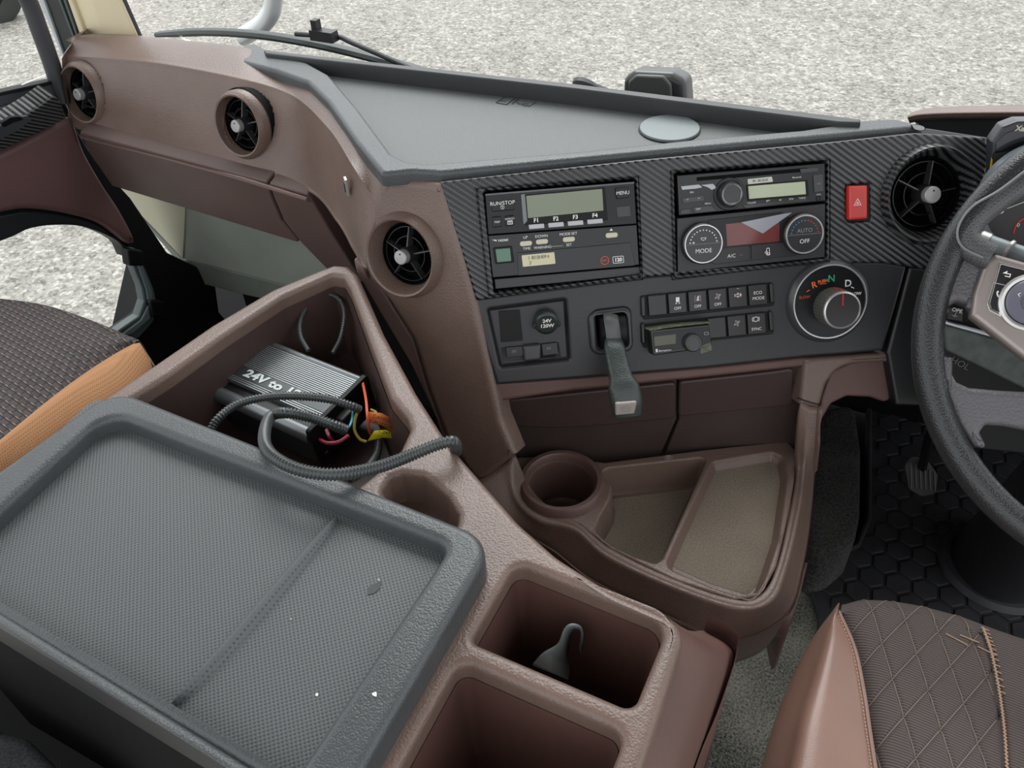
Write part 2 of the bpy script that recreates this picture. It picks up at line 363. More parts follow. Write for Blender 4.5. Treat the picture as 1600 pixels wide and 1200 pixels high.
MB().slab(rect(-1.45, -.5, 1.1, 1.1), 0, .04, 0).obj('ceiling', mat('light headliner', (150, 148, 142), .9), None, FZ(2.0))['kind'] = 'structure'
MB().slab(rect(-1.4, 1.10, 1.05, 1.60), 0, .03, .004).obj('skylight_blocker', blk2, None, FZ(.53))['kind'] = 'structure'  # unseen slab added to keep skylight out of the footwells
MB().slab(rect(-1.3, 0, -.45, .62), 0, .02, 0).obj('footwell_blackout', pit, None, Fr((0, 1.09, 0), (1, 0, 0), (0, 0, 1)))['kind'] = 'structure'  # black slab added so the footwell below the liner stays dark
# ---- outside things
FY = lambda y: Fr((0, y, 0), (1, 0, 0), (0, 0, 1))
FXm = lambda x: Fr((x, 0, 0), (0, 1, 0), (0, 0, 1))
t = thing('wheel', 'dark tyre of another vehicle parked far off beyond the side window', 'wheel', Fr(onZ(-24, -12, -.95), (.8, .6, 0), (0, 0, 1)))
fr = Fr(onZ(-30, -14, -.9), (.6, .8, 0), (0, 0, 1))
MB().lathe([(.18, 0), (.28, .02), (.33, .0), (.34, -.04), (.34, -.2), (.3, -.22)], n=40).obj('tyre', mat('tyre rubber', (50, 52, 50), .8, bump='noise', scale=60), t, fr)
MB().lathe([(0, -.03), (.1, -.03), (.17, -.05), (.185, .0)], n=30).obj('hub', blk, t, fr)
p = [onY(x, y, 1.42) for x, y in ((436, -70), (432, -30), (428, 0), (424, 18), (412, 36), (392, 50), (378, 58))]
tag(MB().tube(spline(p, 6), .0195, 16).obj('mirror_stay', mat('bright painted metal', (225, 228, 230), .3, metal=.2)), 'shiny bent metal tube standing outside the windscreen', 'mirror arm')
t = thing('wiper', 'long black windscreen wiper lying outside the glass', 'wiper', Fr(onY(500, 60, 1.26), (1, 0, 0), (0, 0, 1)))
b = [onY(x, y, 1.24) for x, y in ((245, 54), (320, 50), (400, 54), (480, 66), (560, 84), (640, 106), (700, 124))]
MB().tube(spline(b, 6), [.006 + .006 * math.sin(math.pi * min(1, i / 12 + .1)) if i < 6 else .0115 for i in range(37)], 8, .7).obj('wiper_blade', mat('wiper rubber', (58, 64, 64), .5), t)
b = [onY(x, y, 1.225) for x, y in ((462, 53), (500, 56), (530, 58), (548, 66), (590, 84), (640, 106), (690, 126))]
MB().tube(spline(b, 5), .0045, 8).obj('wiper_arm', blk, t)
a_ = onY(506, 55, 1.215); MB().box(a_, (.05, .02, .018)).box(a_ + Vector((-.014, 0, .016)), (.012, .014, .02)).obj('joint', blk, t)
t = thing('front_mirror', 'black rounded under-mirror housing standing outside beyond the dash tray', 'mirror', Fr(onY(1020, 150, 1.36), (1, 0, 0), (0, 0, 1)))
f2 = Fr(onY(1023, 140, 1.36), (1, .12, 0), (0, .25, 1))
MB().slab(rpoly(f2.l([(972, 175), (974, 122), (990, 110), (1050, 113), (1070, 124), (1074, 180)]), .016), 0, .07, .012, seg=4).obj('housing', mat('mirror housing', (40, 41, 42), .3), t, f2)
MB().slab(rpoly(f2.l([(978, 170), (980, 128), (993, 117), (1036, 119), (1048, 132), (1050, 170)], .012), .012), .008, .012, .004).obj('cover_ridge', mat('mirror cover', (58, 58, 58), .35), t, f2)
t = MB().tube(spline([onY(898, 131, 1.3), onY(912, 131, 1.3), onY(930, 136, 1.3), onY(955, 144, 1.3)], 4), [.009, .011, .012, .012, .011, .01, .009, .008, .006, .006, .005, .005, .004], 8).obj('wiper_pivot', blk)
tag(t, 'small black wiper pivot peeping over the tray lip beside the mirror', 'wiper pivot')

# ---- A pillar
t = thing('windscreen_pillar', 'cream windscreen pillar trim rising from the far left dash corner', 'pillar', Fr((-1.35, 1.02, .78), (1, 0, 0), (0, 0, 1)))
f2 = FY(1.0)
def ext(a, b, y=-220): k = (y - a[1]) / (b[1] - a[1]); return (a[0] + (b[0] - a[0]) * k, y)
TL, BL, TR, BR = (106, 0), (130, 62), (188, 0), (216, 62)
MB().slab(f2.l([BL, BR, ext(BR, TR), ext(BL, TL)]), 0, .01, .003).obj('trim_panel', cream, t, f2)
MB().slab(f2.l([(214, 62), (221, 64), ext((221, 64), (193, 0)), ext((214, 62), (187, 0))], -.004), -.004, .006, .001).obj('glass_seal', blk, t, f2)
MB().slab(f2.l([(127, 62), (136, 60), ext((136, 60), (113, 0)), ext((127, 62), (105, 0))], .006), .006, .02, .003).obj('trim_edge', mat('cream edge', (206, 192, 160), .6), t, f2)
t = thing('door_frame', 'green black window frame of the passenger door beside the cream pillar', 'door frame', Fr((-1.4, .98, .75), (1, 0, 0), (0, 0, 1)))
MB().slab(f2.l([(98, 90), (128, 62), ext((128, 62), (107, 0)), ext((98, 90), (68, 0))], .0), .0, .03, .004).obj('frame', doorblk, t, f2)
for x0, x1 in ((92, 117), (100, 123)):
    MB().slab(f2.l([(x1 - 1, 66), (x1 + 2, 66), ext((x1 + 2, 66), (x0 + 2, 0)), ext((x1 - 1, 66), (x0 - 1, 0))], .003), .003, .004, .001).obj('rubber_lip', mat('rubber lip', (70, 82, 82), .4), t, f2)
MB().slab(f2.l([(95, 84), (100, 88), ext((100, 88), (68, 0)), ext((95, 84), (61, 0))], .004), .004, .01, .001).obj('frame_edge', mat('pale grey edge', (176, 180, 184), .4), t, f2)
p = [onX(x, y, -1.33) for x, y in ((-20, -130), (15, -55), (44, 0), (62, 48), (80, 98), (93, 140), (98, 160))]
tag(MB().tube(spline(p, 5), .0135, 14).obj('grab_handle', mat('grab handle rubber', (52, 52, 56), .45)), 'long dark grab handle tube in front of the passenger side window', 'handle')

# ---- passenger door
FD = FXm(-1.33)
t = thing('passenger_door', 'brown passenger door with carbon look armrest strip and low cutaway window', 'door', Fr((-1.33, .7, .05), (0, 1, 0), (0, 0, 1)))
hole = sl(FD.l([(-120, 420), (0, 374), (55, 354), (100, 349), (142, 354), (188, 374), (204, 394), (226, 445), (230, 468), (222, 492), (198, 510), (150, 540), (60, 590), (-120, 600)]), 4)
MB().slab(FD.l([(-200, 330), (0, 238), (112, 190), (150, 250), (205, 310), (262, 395), (335, 430), (350, 540), (250, 600), (100, 660), (-200, 700)]), 0, .03, .004, [hole]).obj('inner_frame', blk2, t, FD)
MB().slab(sl(FD.l([(-200, 320), (0, 238), (60, 208), (106, 184), (120, 200), (135, 240), (165, 292), (190, 330), (212, 374), (202, 381), (168, 355), (130, 340), (60, 328), (0, 334), (-200, 380)], .02), 4), .02, .03, .01).obj('door_panel', mat('brown door skin', (98, 72, 70), .5, bump='noise', scale=800, var=.1, vs=6), t, FD)
MB().slab(FD.l([(-200, 240), (0, 147), (88, 126), (97, 148), (92, 164), (0, 196), (-200, 280)], .0), .0, .03, .004).obj('window_sill', mat('sill plastic', (70, 72, 78), .4), t, FD)
MB().slab(FD.l([(-200, 236), (0, 143), (88, 124), (90, 129), (0, 149), (-200, 243)], .0), .004, .02, .001).obj('sill_seal', blk2, t, FD)
MB().slab(FD.l([(-200, 262), (0, 168), (60, 152), (88, 150), (80, 160), (0, 192), (-200, 280)], .01), .01, .02, .003).obj('sill_ridge', mat('sill ridge', (40, 41, 44), .45), t, FD)
f2 = Fr((-1.29, .8, .7), (0, 1, .02), (.55, 0, 1))
cs = MB().slab(rpoly(f2.l([(-200, 305), (0, 205), (60, 168), (84, 150), (96, 158), (106, 187), (50, 215), (0, 239), (-200, 345)]), .006), 0, .03, .005).obj('armrest_strip', carbon, t, f2)
MB().slab(rpoly(f2.l([(-30, 224), (-10, 206), (22, 186), (46, 182), (52, 188), (30, 205), (0, 220)], .003), .004), .0015, .004, .001).obj('switch_plate', mat('switch plate', (64, 66, 70), .35), cs, f2)
MB().slab(rpoly(f2.l([(2, 194), (18, 184), (34, 183), (38, 188), (22, 192), (8, 200)], .004), .002), .003, .004, .0005).obj('window_switch', blk2, cs, f2)
MB().slab(sl(FD.l([(-200, 385), (0, 337), (60, 331), (130, 343), (168, 360), (206, 392), (200, 402), (186, 378), (140, 357), (100, 352), (50, 357), (0, 378), (-200, 440)], .006), 4), .006, .03, .004).obj('window_surround', mat('dark window surround', (30, 34, 36), .45), t, FD)
MB().slab(rpoly(FD.l([(196, 386), (212, 388), (230, 425), (241, 452), (247, 480), (240, 504), (216, 530), (204, 533), (150, 545), (190, 513), (218, 494), (226, 470), (222, 448), (206, 408)], .008), .004), .008, .02, .004).obj('lower_seal', seal, t, FD)
MB().slab(rpoly(FD.l([(207, 392), (213, 392), (236, 452), (240, 478), (234, 498), (206, 522), (180, 530), (220, 500), (232, 476), (228, 452)], .01), .004), .012, .006, .002).obj('seal_lip', mat('seal lip', (116, 128, 130), .35), t, FD)
for x, y in ((212, 402), (247, 482)):
    MB().slab(rpoly(FD.l([(x - 12, y - 14), (x + 12, y - 10), (x + 14, y + 14), (x - 8, y + 14)], .02), .004), .02, .02, .004).obj('clip', blk2, t, FD)
MB().slab(FD.l([(84, 150), (126, 170), (172, 285), (200, 330), (245, 385), (300, 440), (352, 500), (360, 545), (250, 525), (246, 470), (208, 388), (160, 330), (100, 240)], -.04), -.04, .01, 0).obj('edge_filler', blk2, t, FD)  # black filler added to close the bright gap beside the door
MB().slab(FD.l([(-180, 440), (0, 360), (120, 340), (215, 380), (245, 480), (190, 540), (-180, 640)], -.02), -.02, .003, 0).obj('lower_pane', glassm, t, FD)
MB().slab([(.2, .76), (1.02, .76), (1.0, 1.6), (.2, 1.6)], -.01, .004, 0).obj('upper_pane', glassm, t, FD)

# ---- footwell of the passenger
t = thing('footwell_liner', 'pale grey green film covered panel under the glove box', 'panel', Fr((-1.0, 1.02, .3), (1, 0, 0), (0, 0, 1)))
f2 = Fr((-1.0, 1.0, .45), (1, 0, 0), (0, -.1, 1))
MB().slab(f2.l([(165, 285), (470, 365), (540, 430), (470, 452), (285, 405), (200, 315)]), 0, .02, .003).obj('upper_panel', filmg, t, f2)
MB().slab(f2.l([(165, 284), (290, 315), (286, 404), (200, 315)], .002), .002, .004, .001).obj('film_patch', mat('cream film', (186, 184, 160), .3), t, f2)
f3 = Fr(onY(285, 405, 1.0), (1, 0, 0), (0, -.35, 1))
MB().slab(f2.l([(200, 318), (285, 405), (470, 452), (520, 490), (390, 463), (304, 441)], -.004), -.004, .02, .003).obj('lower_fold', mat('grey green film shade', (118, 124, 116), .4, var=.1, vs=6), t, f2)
tag(MB().slab(rpoly(FZ(.06).l([(180, 560), (212, 534), (245, 527), (300, 528), (330, 560), (260, 610), (190, 610)]), .02), 0, .06, .02).obj('floor_cover', mat('grey rubber cover', (92, 98, 94), .6, var=.2, vs=40), None, FZ(.06)), 'grey green rubber floor cover between passenger seat and console bin', 'mat')
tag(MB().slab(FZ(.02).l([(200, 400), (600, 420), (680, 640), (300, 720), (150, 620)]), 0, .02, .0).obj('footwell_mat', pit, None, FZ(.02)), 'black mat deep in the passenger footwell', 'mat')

# ================================================================== upper dash on the passenger side
def lp(a, b, k): return a + (b - a) * k
P0 = onZ(690, 290, .7895)
_q = lambda x, y: F.g(*F.p(x, y), 0)
P0 = _q(690, 290); P1 = _q(770, 600); nn = (P1 - P0).cross(Vector((-1, 0, 0))).normalized()
if nn.y > 0: nn = -nn
FC = Fr(P0, (1, 0, 0), Vector((0, -nn.z, nn.y)) * (-1 if nn.y < 0 else 1))
if FC.W.y > 0: FC = Fr(P0, (1, 0, 0), -FC.V)
if FC.V.z < 0: print('cheek frame upside down')
def FCq(x, y, w_): return FC.g(*FC.p(x, y, w_), w_)
Tr = [onZ(112, 66, .795), onZ(130, 57, .80), onZ(235, 60, .80), onZ(375, 73, .80), onZ(416, 92, .784), onZ(520, 155, .784), onZ(566, 215, .784), FCq(606, 276, -.001), FCq(630, 290, -.020)]
Cr = [onY(96, 92, .885), onY(110, 88, .90), onY(235, 97, .905), onY(371, 122, .915), onZ(455, 148, .778), onZ(512, 200, .778), onZ(552, 262, .778), FCq(590, 322, -.001), FCq(606, 335, -.022)]
Br = [onY(108, 178, .862), onY(125, 202, .86), onY(255, 235, .86), onY(370, 265, .86), onY(482, 297, .855), onZ(528, 345, .665), onZ(553, 388, .657), FCq(570, 418, -.001), FCq(580, 440, -.022)]
Rr = [onY(100, 62, 1.02), onY(130, 53, 1.03), onY(235, 58, 1.03)] + [x - Vector((0, 0, .03)) for x in Tr[3:]]
Lr = [x - Vector((0, 0, .02)) + Vector((0, .05, 0)) for x in Br]
pad = thing('passenger_dashboard', 'broad brown grained dashboard pad with two round outlets on the passenger side', 'dashboard', Fr((-1.0, .95, .66), (1, 0, 0), (0, 0, 1)))
rows = [Lr, Br, [lp(a, b, .05) for a, b in zip(Br, Cr)], [lp(a, b, .5) - Vector((0, .004, 0)) for a, b in zip(Br, Cr)], [lp(a, b, .93) for a, b in zip(Br, Cr)], [lp(a, b, .14) for a, b in zip(Cr, Tr)], Tr, Rr]
pv = [(Fr(onY(127, 147, .872), (1, -.12, 0), (0, .18, 1)), .052), (Fr(onY(374, 196, .872), (1, -.12, 0), (0, .18, 1)), .052)]
pm = MB().patch(rows, 44, 24)
def in_vent(f):
    c = sum((Vector(pm.v[k]) for k in f), Vector()) / 4
    for fr_, r_ in pv:
        d = c - fr_.o
        if abs(d.dot(fr_.W)) < .06 and math.hypot(d.dot(fr_.U), d.dot(fr_.V)) < r_ * .89: return True
    return False
pm.f = [f for f in pm.f if not in_vent(f)]
pm.obj('pad_shell', brown, pad, ang=50)
# end cap on the left
c0 = [r_[0] for r_ in rows]; MB().grid([[p + Vector((-.0, 0, 0)) for p in c0], [p + Vector((-.03, .06, 0)) for p in c0]]).obj('end_cap', brown, pad)
if 0: MB().slab([(0, -.02), (.0008, -.02), (.0008, .02), (0, .02)], .003, .003, 0).obj('seam', blk2, pad, Fr(onY(371, 130, .895), (1, 0, 0), (0, .3, 1)))
# metal clip
MB().slab(F.l([(536, 284), (543, 278), (546, 303), (541, 302)], .1), .0, .002, 0).obj('clip_slot', blk2, pad, Fr(onZ(541, 290, .74), (1, -.9, 0), (0, .2, 1)).sub(0, 0, .004)) if 0 else None
cf = Fr(onZ(541, 290, .752), (.75, -.65, 0), (-.1, .1, 1))
MB().slab([(-.006, -.012), (.005, -.012), (.007, .011), (.001, .013)], .002, .003, .0005).obj('clip', silver, pad, cf)
MB().slab([(-.003, -.009), (.002, -.009), (.003, .003), (-.002, .004)], .0025, .003, 0).obj('clip_slot', pit, pad, cf)
gb = thing('glove_box', 'brown glove box panel hanging below the passenger dashboard pad', 'glove box', Fr((-1.0, .86, .55), (1, 0, 0), (0, 0, 1)))
s0 = [onY(x, y, .86) for x, y in ((125, 202), (255, 235), (370, 266), (485, 299))]; s1 = [onY(x, y, .842) for x, y in ((126, 214), (255, 246), (370, 278), (478, 312))]
s2 = [p + Vector((0, .012, -.012)) for p in s1]
MB().patch([s2, s1, [lp(a, b, .08) for a, b in zip(s1, s0)], s0], 4, 2).obj('top_ledge', mat('brown lit ledge', (132, 110, 104), .4, bump='leather', bs=.6, scale=500), gb, solid=.004, ang=25)  # ledge colour lightened to show light on its upward face
fg = Fr((-1, .848, .655), (1, 0, 0), (0, -.030, .1))
MB().slab(rpoly(fg.l([(124, 207), (417, 284), (424, 308), (440, 345), (466, 376), (465, 379), (175, 291), (140, 240)]), .003), 0, .03, .003).obj('door', brownS, gb, fg)
MB().slab(rpoly(fg.l([(420, 286), (480, 303), (490, 318), (520, 368), (566, 440), (540, 450), (505, 415), (469, 378), (443, 344), (427, 307)]), .003), 0, .03, .003).obj('side_trim', brownS, gb, fg)
tag(MB().slab(rpoly([(x, z) for x, z in ((-.86, .30), (-.42, .30), (-.42, .72), (-.8, .72))], .01), 0, .05, .004).obj('gap_filler', pit, None, Fr((0, .93, 0), (1, 0, 0), (0, 0, 1))), 'black filler box added for the dark of the slot beside the console bin', 'filler')  # added black box standing in for the dark of the gap

# cheek
ck = thing('console_cheek', 'brown grained column with a round outlet beside the carbon look fascia', 'panel', Fr(FC.g(0, -.3), (1, 0, 0), (0, 0, 1)))
vc = FC.p(634, 399)
loopc = FC.l([(598, 268), (640, 280), (692, 287), (716, 370), (742, 470), (758, 545), (772, 606), (782, 655), (805, 711), (745, 756), (722, 722), (695, 682), (668, 610), (645, 532), (606, 470), (576, 436), (562, 402), (575, 340)])
MB().slab(rpoly(loopc, [.01, .02, .004, .05, .05, .05, .05, .03, .002, .002, .02, .03, .05, .05, .04, .02, .02, .02]), 0, .03, .009, [circ(vc[0], vc[1], .046)], seg=5).obj('column', brown, ck, FC)
MB().slab(rpoly(FC.l([(550, 395), (590, 440), (606, 468), (645, 530), (668, 608), (695, 680), (745, 756), (735, 760), (700, 700), (668, 625), (642, 570), (600, 500), (556, 425)], -.014), .004), -.014, .02, .003).obj('inner_blade', mat('brown blade', (112, 92, 86), .45, bump='leather', bs=.4), ck, FC)
# lower seam
# ---- air vents
def vent(fr, R, label, ringmat, outer=1.2, lip=.006, deep=.03, rot=90, knobw=.008, back=.006):
    t = thing('air_vent', label, 'air vent', fr, 'round air outlets along the dashboard')
    MB().lathe([(R * outer + .004, -back), (R * outer + .003, -.002), (R * outer, lip * .4), (R * (outer - .06), lip), (R * (outer - .12), lip * .9), (R * 1.02, -.004), (R, -.012)], n=48).obj('bezel', ringmat, t, fr)
    MB().lathe([(R * 1.01, -.010), (R * .99, -deep), (R * .9, -deep - .004), (0, -deep - .004), (R * 1.25, -deep - .004), (R * 1.3, -.012)], n=40).obj('barrel', pit, t, fr)
    MB().lathe([(R, -.012), (R * .96, -.010), (R * .93, -.016), (R * .93, -.03)], n=40).obj('inner_collar', gloss, t, fr)
    for rr in (.86, .56):
        MB().lathe([(R * rr - .0006, -.02), (R * rr - .0006, -.012), (R * rr + .0006, -.012), (R * rr + .0006, -.02)], n=40).obj('guide_ring', gloss, t, fr)
    for k in range(5):
        a = math.radians(rot + 72 * k); c, s = math.cos(a), math.sin(a); mb = MB()
        def q(r, e, w): return (c * r - s * e, s * r + c * e, w)
        idx = mb.add([q(R * .2, -.0012, -.018), q(R * .9, -.001, -.02), q(R * .9, .001, -.02), q(R * .2, .0012, -.018), q(R * .2, -.0009, -.006), q(R * .88, -.0006, -.010), q(R * .88, .0006, -.010), q(R * .2, .0009, -.006)])
        for f in ((4, 5, 6, 7), (0, 1, 5, 4), (2, 3, 7, 6), (1, 2, 6, 5)): mb.f.append(tuple(idx + k_ for k_ in f))
        mb.obj('vane', mat('vane plastic', (60, 60, 62), .25), t, fr)
    MB().lathe([(R * .27, -.02), (R * .26, -.004), (R * .23, 0)], n=28).obj('hub', blk, t, fr)
    k = MB().lathe([(R * .225, -.002), (R * .225, knobw), (R * .2, knobw + .0012), (0, knobw + .0016)], n=28).obj('knob', mat('knob silver', (168, 166, 166), .4, metal=.3), t, fr)
    MB().lathe([(.0011, knobw + .0016), (0.0011, knobw + .0021), (0, knobw + .0021)], u=0, v=R * .11, n=10).obj('knob_mark', blk, k, fr)
    return t
fv = Fr(onY(127, 147, .876), (1, -.04, 0), (0, .22, 1)); vent(fv, .041, 'far left round air vent in the brown dashboard pad next to the door', brown, 1.17, .006, back=.034)
fv = Fr(onY(374, 196, .876), (1, -.04, 0), (0, .22, 1)); vent(fv, .041, 'second round air vent from the door in the brown dashboard pad', brown, 1.17, .006, back=.034)
fv = Fr(FC.g(vc[0], vc[1], .004), (1, .0, 0), FC.V); vent(fv, .040, 'round air vent in the brown column left of the tachograph', brown, 1.28, .012, rot=92)
f4 = F.at(1452, 304, 0); vent(f4, .0455, 'round air vent set in the carbon look fascia behind the steering wheel', carbon, 1.3, .010, rot=78)

# ================================================================== dash tray
FT = FZ(.797)
dt = thing('dash_tray', 'charcoal dash top tray with raised rim and perforated floor', 'tray', FZ(.77))
outer = FT.l([(371, 80), (380, 69), (400, 67), (422, 79), (900, 131), (1345, 187), (1398, 184), (1430, 192), (1437, 202)]) + FZ(.782).l([(1431, 216), (1300, 228), (1000, 256), (690, 286), (645, 283)]) + FT.l([(596, 270), (556, 222), (512, 158), (480, 127), (430, 109), (378, 96)])
hole = FT.l([(425, 83), (480, 97), (514, 116), (560, 170), (612, 240), (636, 251), (665, 255), (920, 234), (1087, 216), (1253, 202), (1318, 192), (920, 142)])
MB().slab(rpoly(outer, .008), 0, .0185, .006, [rpoly(hole, [.002, .01, .02, .03, .02, .02, .01, .05, .05, .02, .002, .05])], seg=4).obj('rim', greyR, dt, FT)
f2 = FZ(.779)
MB().slab(f2.l([(400, 75), (505, 110), (514, 120), (560, 175), (610, 250), (640, 260), (1000, 245), (1330, 205), (1340, 188), (900, 134), (430, 80)]), 0, .012, 0).obj('tray_floor', trayg, dt, f2)
MB().slab(FT.l([(412, 78), (900, 131), (1345, 186), (1345, 191), (1310, 190), (900, 138), (500, 93), (415, 83)], .006), .006, .03, .002).obj('front_lip', mat('dark lip', (44, 46, 48), .45), dt, FT)
u, v = f2.p(1046, 203); MB().slab(circ(u, v, .0385, 48), .004, .004, .001).obj('round_cap', mat('round grey cap', (120, 128, 130), .45), dt, f2)
MB().slab(circ(u, v, .040, 48), .001, .001, .0).obj('cap_groove', blk2, dt, f2)
em = MB()
for ln in ([(775, 161), (790, 151), (806, 152), (792, 164), (775, 161)], [(800, 163), (812, 153), (830, 156)], [(810, 163), (826, 163)], [(782, 158), (790, 159)], [(806, 160), (820, 166), (828, 166)], [(838, 160), (826, 167)]):
    em.tube([f2.g(*f2.p(*q), .0006) for q in ln], .0007, 5)
em.obj('embossed_icon', mat('emboss dark', (60, 64, 66), .5), dt)

# ================================================================== carbon fascia
fa = thing('centre_fascia', 'carbon look centre fascia framing two equipment slots', 'fascia', F)
out = F.l([(688, 284), (1000, 250), (1300, 222), (1430, 208), (1540, 214), (1548, 232), (1530, 330), (1500, 415), (1440, 420), (1380, 411), (1300, 411), (1100, 426), (1000, 434), (744, 470), (716, 375)])
h1 = rpoly(F.l([(756, 299), (993, 279), (1002, 432), (772, 458)]), .002)
h2 = rpoly(F.l([(1054, 270), (1293, 251), (1292, 403), (1058, 430)]), .002)
hz = rpoly(F.l([(1322, 289), (1359, 287), (1360, 346), (1324, 347)]), .003)
hv = circ(*F.p(1452, 304), .058, 40)
MB().slab(out, 0, .03, .003, [h1, h2, hz, hv]).obj('frame', carbon, fa, F)
lip = MB()
for (L_, R_, T2, B2) in (((744, 295), (758, 300), (768, 440), (752, 437)),):
    pass
def frame_ring(outer_px, inner_px, name='opening_bevel'):
    o = F.l(outer_px, .002); i = F.l(inner_px, -.006); mb = MB(); a = mb.add([(p[0], p[1], .0035) for p in o]); b = mb.add([(p[0], p[1], -.012) for p in i]); c = mb.add([(p[0], p[1], -.002) for p in offs(o, -.002)]); mb.ring(a, b, 4); mb.ring(c, a, 4)
    return mb.obj(name, carbon, fa, F, ang=10)
frame_ring([(744, 294), (764, 462), (1004, 436), (998, 276)], [(757, 301), (770, 456), (1000, 430), (992, 281)])
frame_ring([(1049, 267), (1054, 436), (1297, 407), (1297, 249)], [(1056, 272), (1058, 428), (1290, 402), (1292, 253)])
MB().slab(F.l([(735, 280), (1010, 260), (1015, 440), (745, 470)]), -.03, .004, 0).obj('slot_back', pit, fa, F)
MB().slab(F.l([(1040, 260), (1300, 245), (1300, 410), (1045, 440)]), -.03, .004, 0).obj('slot_back', pit, fa, F)
def B(fr, pts, w, th, r, name, m_, par, cr_=.0008, ang=35):
    """raised block on the plane of fr from a pixel outline"""
    return MB().slab(rpoly(fr.l(pts, w), cr_), w, th, r).obj(name, m_, par, fr, ang=ang)
def TX(s, fr, x, y, size, m_, par, w=.0005, **k): return text(s, fr.at(x, y, w), size, m_, par, w=.0003, **k)
# -- tachograph
tg = thing('tachograph', 'black tachograph with two stacked modules in the left fascia slot', 'tachograph', F.sub(.08, -.06, -.01))
ub = B(F, [(758, 303), (991, 284), (995, 350), (763, 367)], .002, .03, .001, 'upper_module', gloss, tg)
B(F, [(758, 303), (991, 284), (991.4, 287), (758.4, 306)], .0035, .004, .0004, 'top_edge', mat('edge grey', (88, 88, 92), .3), ub, .0002)
lm = B(F, [(763, 368), (995, 351), (999, 414), (770, 434)], .0005, .03, .0008, 'lower_module', mat('module satin', (20, 20, 25), .35), tg)
B(F, [(818, 305), (945, 293), (950, 344), (819, 352)], .003, .004, .0006, 'screen_frame', blk2, ub)
B(F, [(814, 304), (820, 303), (824, 345), (818, 352)], .004, .004, .0005, 'bevel', mat('bevel grey', (110, 114, 118), .3), ub, .0003)
B(F, [(822, 306), (941, 295), (943, 329), (825, 341)], .0036, .002, .0003, 'screen', lcd, ub, .0003)
for i, s in enumerate(('F1', 'F2', 'F3', 'F4')):
    x = 838 + i * 30.5; y = 355 - i * 2.6; b_ = B(F, [(x - 12, y - 3.5), (x + 12, y - 5.5), (x + 13, y + 1.5), (x - 11, y + 3.5)], .006, .006, .0009, 'function_button', mat('button light grey', (178, 178, 182), .35), ub)
    TX(s, F, x, y - 10.5, .0068, white, b_, .003, bold=.00015)
for pts, s, tx, sz in (([(767, 316), (802, 312), (804, 328), (769, 331)], 'RUN/STOP', (785, 317.5), .0062), ([(769, 339), (783, 338), (784, 354), (770, 356)], 'PREP', (777, 347), .0032), ([(789, 338), (803, 336), (804, 352), (790, 354)], 'DEFROST', (796.5, 342), .0028), ([(962, 294), (982, 292), (983, 309), (964, 311)], 'MENU', (973, 301.5), .0058)):
    b_ = B(F, pts, .0055, .005, .0009, 'push_button', gloss, ub); TX(s, F, *tx, sz, white, b_, .006)
u, v = F.p(785, 324, .006); k = MB()
k.lathe([(.0019, 0), (.0023, 0)], u, v, 20); k.slab(rect(u - .0003, v - .0013, u + .0003, v + .0013), 0, .0001, 0); k.obj('power_symbol', white, ub, F.sub(0, 0, .006))
u, v = F.p(797, 348, .006); k = MB().slab(rect(u - .003, v - .002, u + .003, v + .0025), .0001, .0001, 0, [rect(u - .0024, v - .0014, u + .0024, v + .0013)])
for a in (-.0012, 0, .0012): k.slab(rect(u + a - .0002, v - .001, u + a + .0002, v + .001), .0001, .0001, 0)
k.obj('defrost_symbol', white, ub, F.sub(0, 0, .006))
B(F, [(963, 323), (984, 321), (986, 338), (965, 340)], .003, .002, .0005, 'blank_button', mat('blank grey', (52, 53, 56), .4), ub)
for x, y, s, tx, ty, sz in ((822, 380.5, 'UP', 821, 371, .0046), (847, 377.5, 'DOWN', 846, 369, .0046), (889, 374, 'MODE·SET', 888, 365.5, .0046), (956, 367.5, '', 0, 0, 0)):
    b_ = B(F, [(x - 9.5, y - 3), (x + 9.5, y - 4.6), (x + 9.5, y + 3.2), (x - 9.5, y + 5)], .003, .003, .0008, 'oval_button', mat('beige button', (196, 190, 168), .4), lm, .0028)
    if s: TX(s, F, tx, ty, sz, white, b_, .001)
u, v = F.p(955, 359, .001); MB().slab([(u - .002, v - .0012), (u + .002, v - .0012), (u, v + .0018)], .001, .0002, 0).obj('eject_symbol', white, lm, F)
for s, x, y in (('TIME', 823, 388.5), ('WARNING', 848, 386.5), ('SET', 889, 382.5)): TX(s, F, x, y, .0044, white, lm, .001)
for s, x, y in (('YAZAKI', 786, 375.5),): TX(s, F, x, y, .0036, white, lm, .001, bold=.0001)
u, v = F.p(772, 376, .001); MB().slab([(u - .0028, v + .0012), (u + .003, v + .0008), (u + .003, v - .0012)], .0012, .0002, 0).obj('maker_mark', white, lm, F)
k = F.l([(862, 385.5), (880, 384)], .001); MB().slab([(k[0][0], k[0][1]), (k[1][0], k[1][1]), (k[1][0], k[1][1] + .0003), (k[0][0], k[0][1] + .0003)], .001, .0001, 0).obj('printed_line', white, lm, F)
B(F, [(770, 387), (800, 384), (804, 410), (774, 413)], .002, .003, .0008, 'status_frame', blk2, lm, .002)
B(F, [(774, 389.5), (797, 387.5), (799, 408), (777, 410)], .0026, .003, .0004, 'status_window', mat('green window', (84, 118, 100), .3), lm, .001)
fl = B(F, [(808, 395), (985, 379), (993, 415), (810, 431)], .0018, .004, .0006, 'paper_flap', mat('flap', (34, 34, 39), .38), lm)
st = B(F, [(815, 399), (866, 394), (868, 412), (817, 417)], .0021, .0006, .0001, 'label_sticker', mat('sticker cream', (206, 200, 168), .6), fl)
inkm = mat('ink', (40, 38, 40), .6)
TX('1  83120 839 4', F, 841.5, 402, .0058, inkm, st, .0022, sx=.72); TX("2'", F, 829, 411, .0055, inkm, st, .0022, sx=.8)
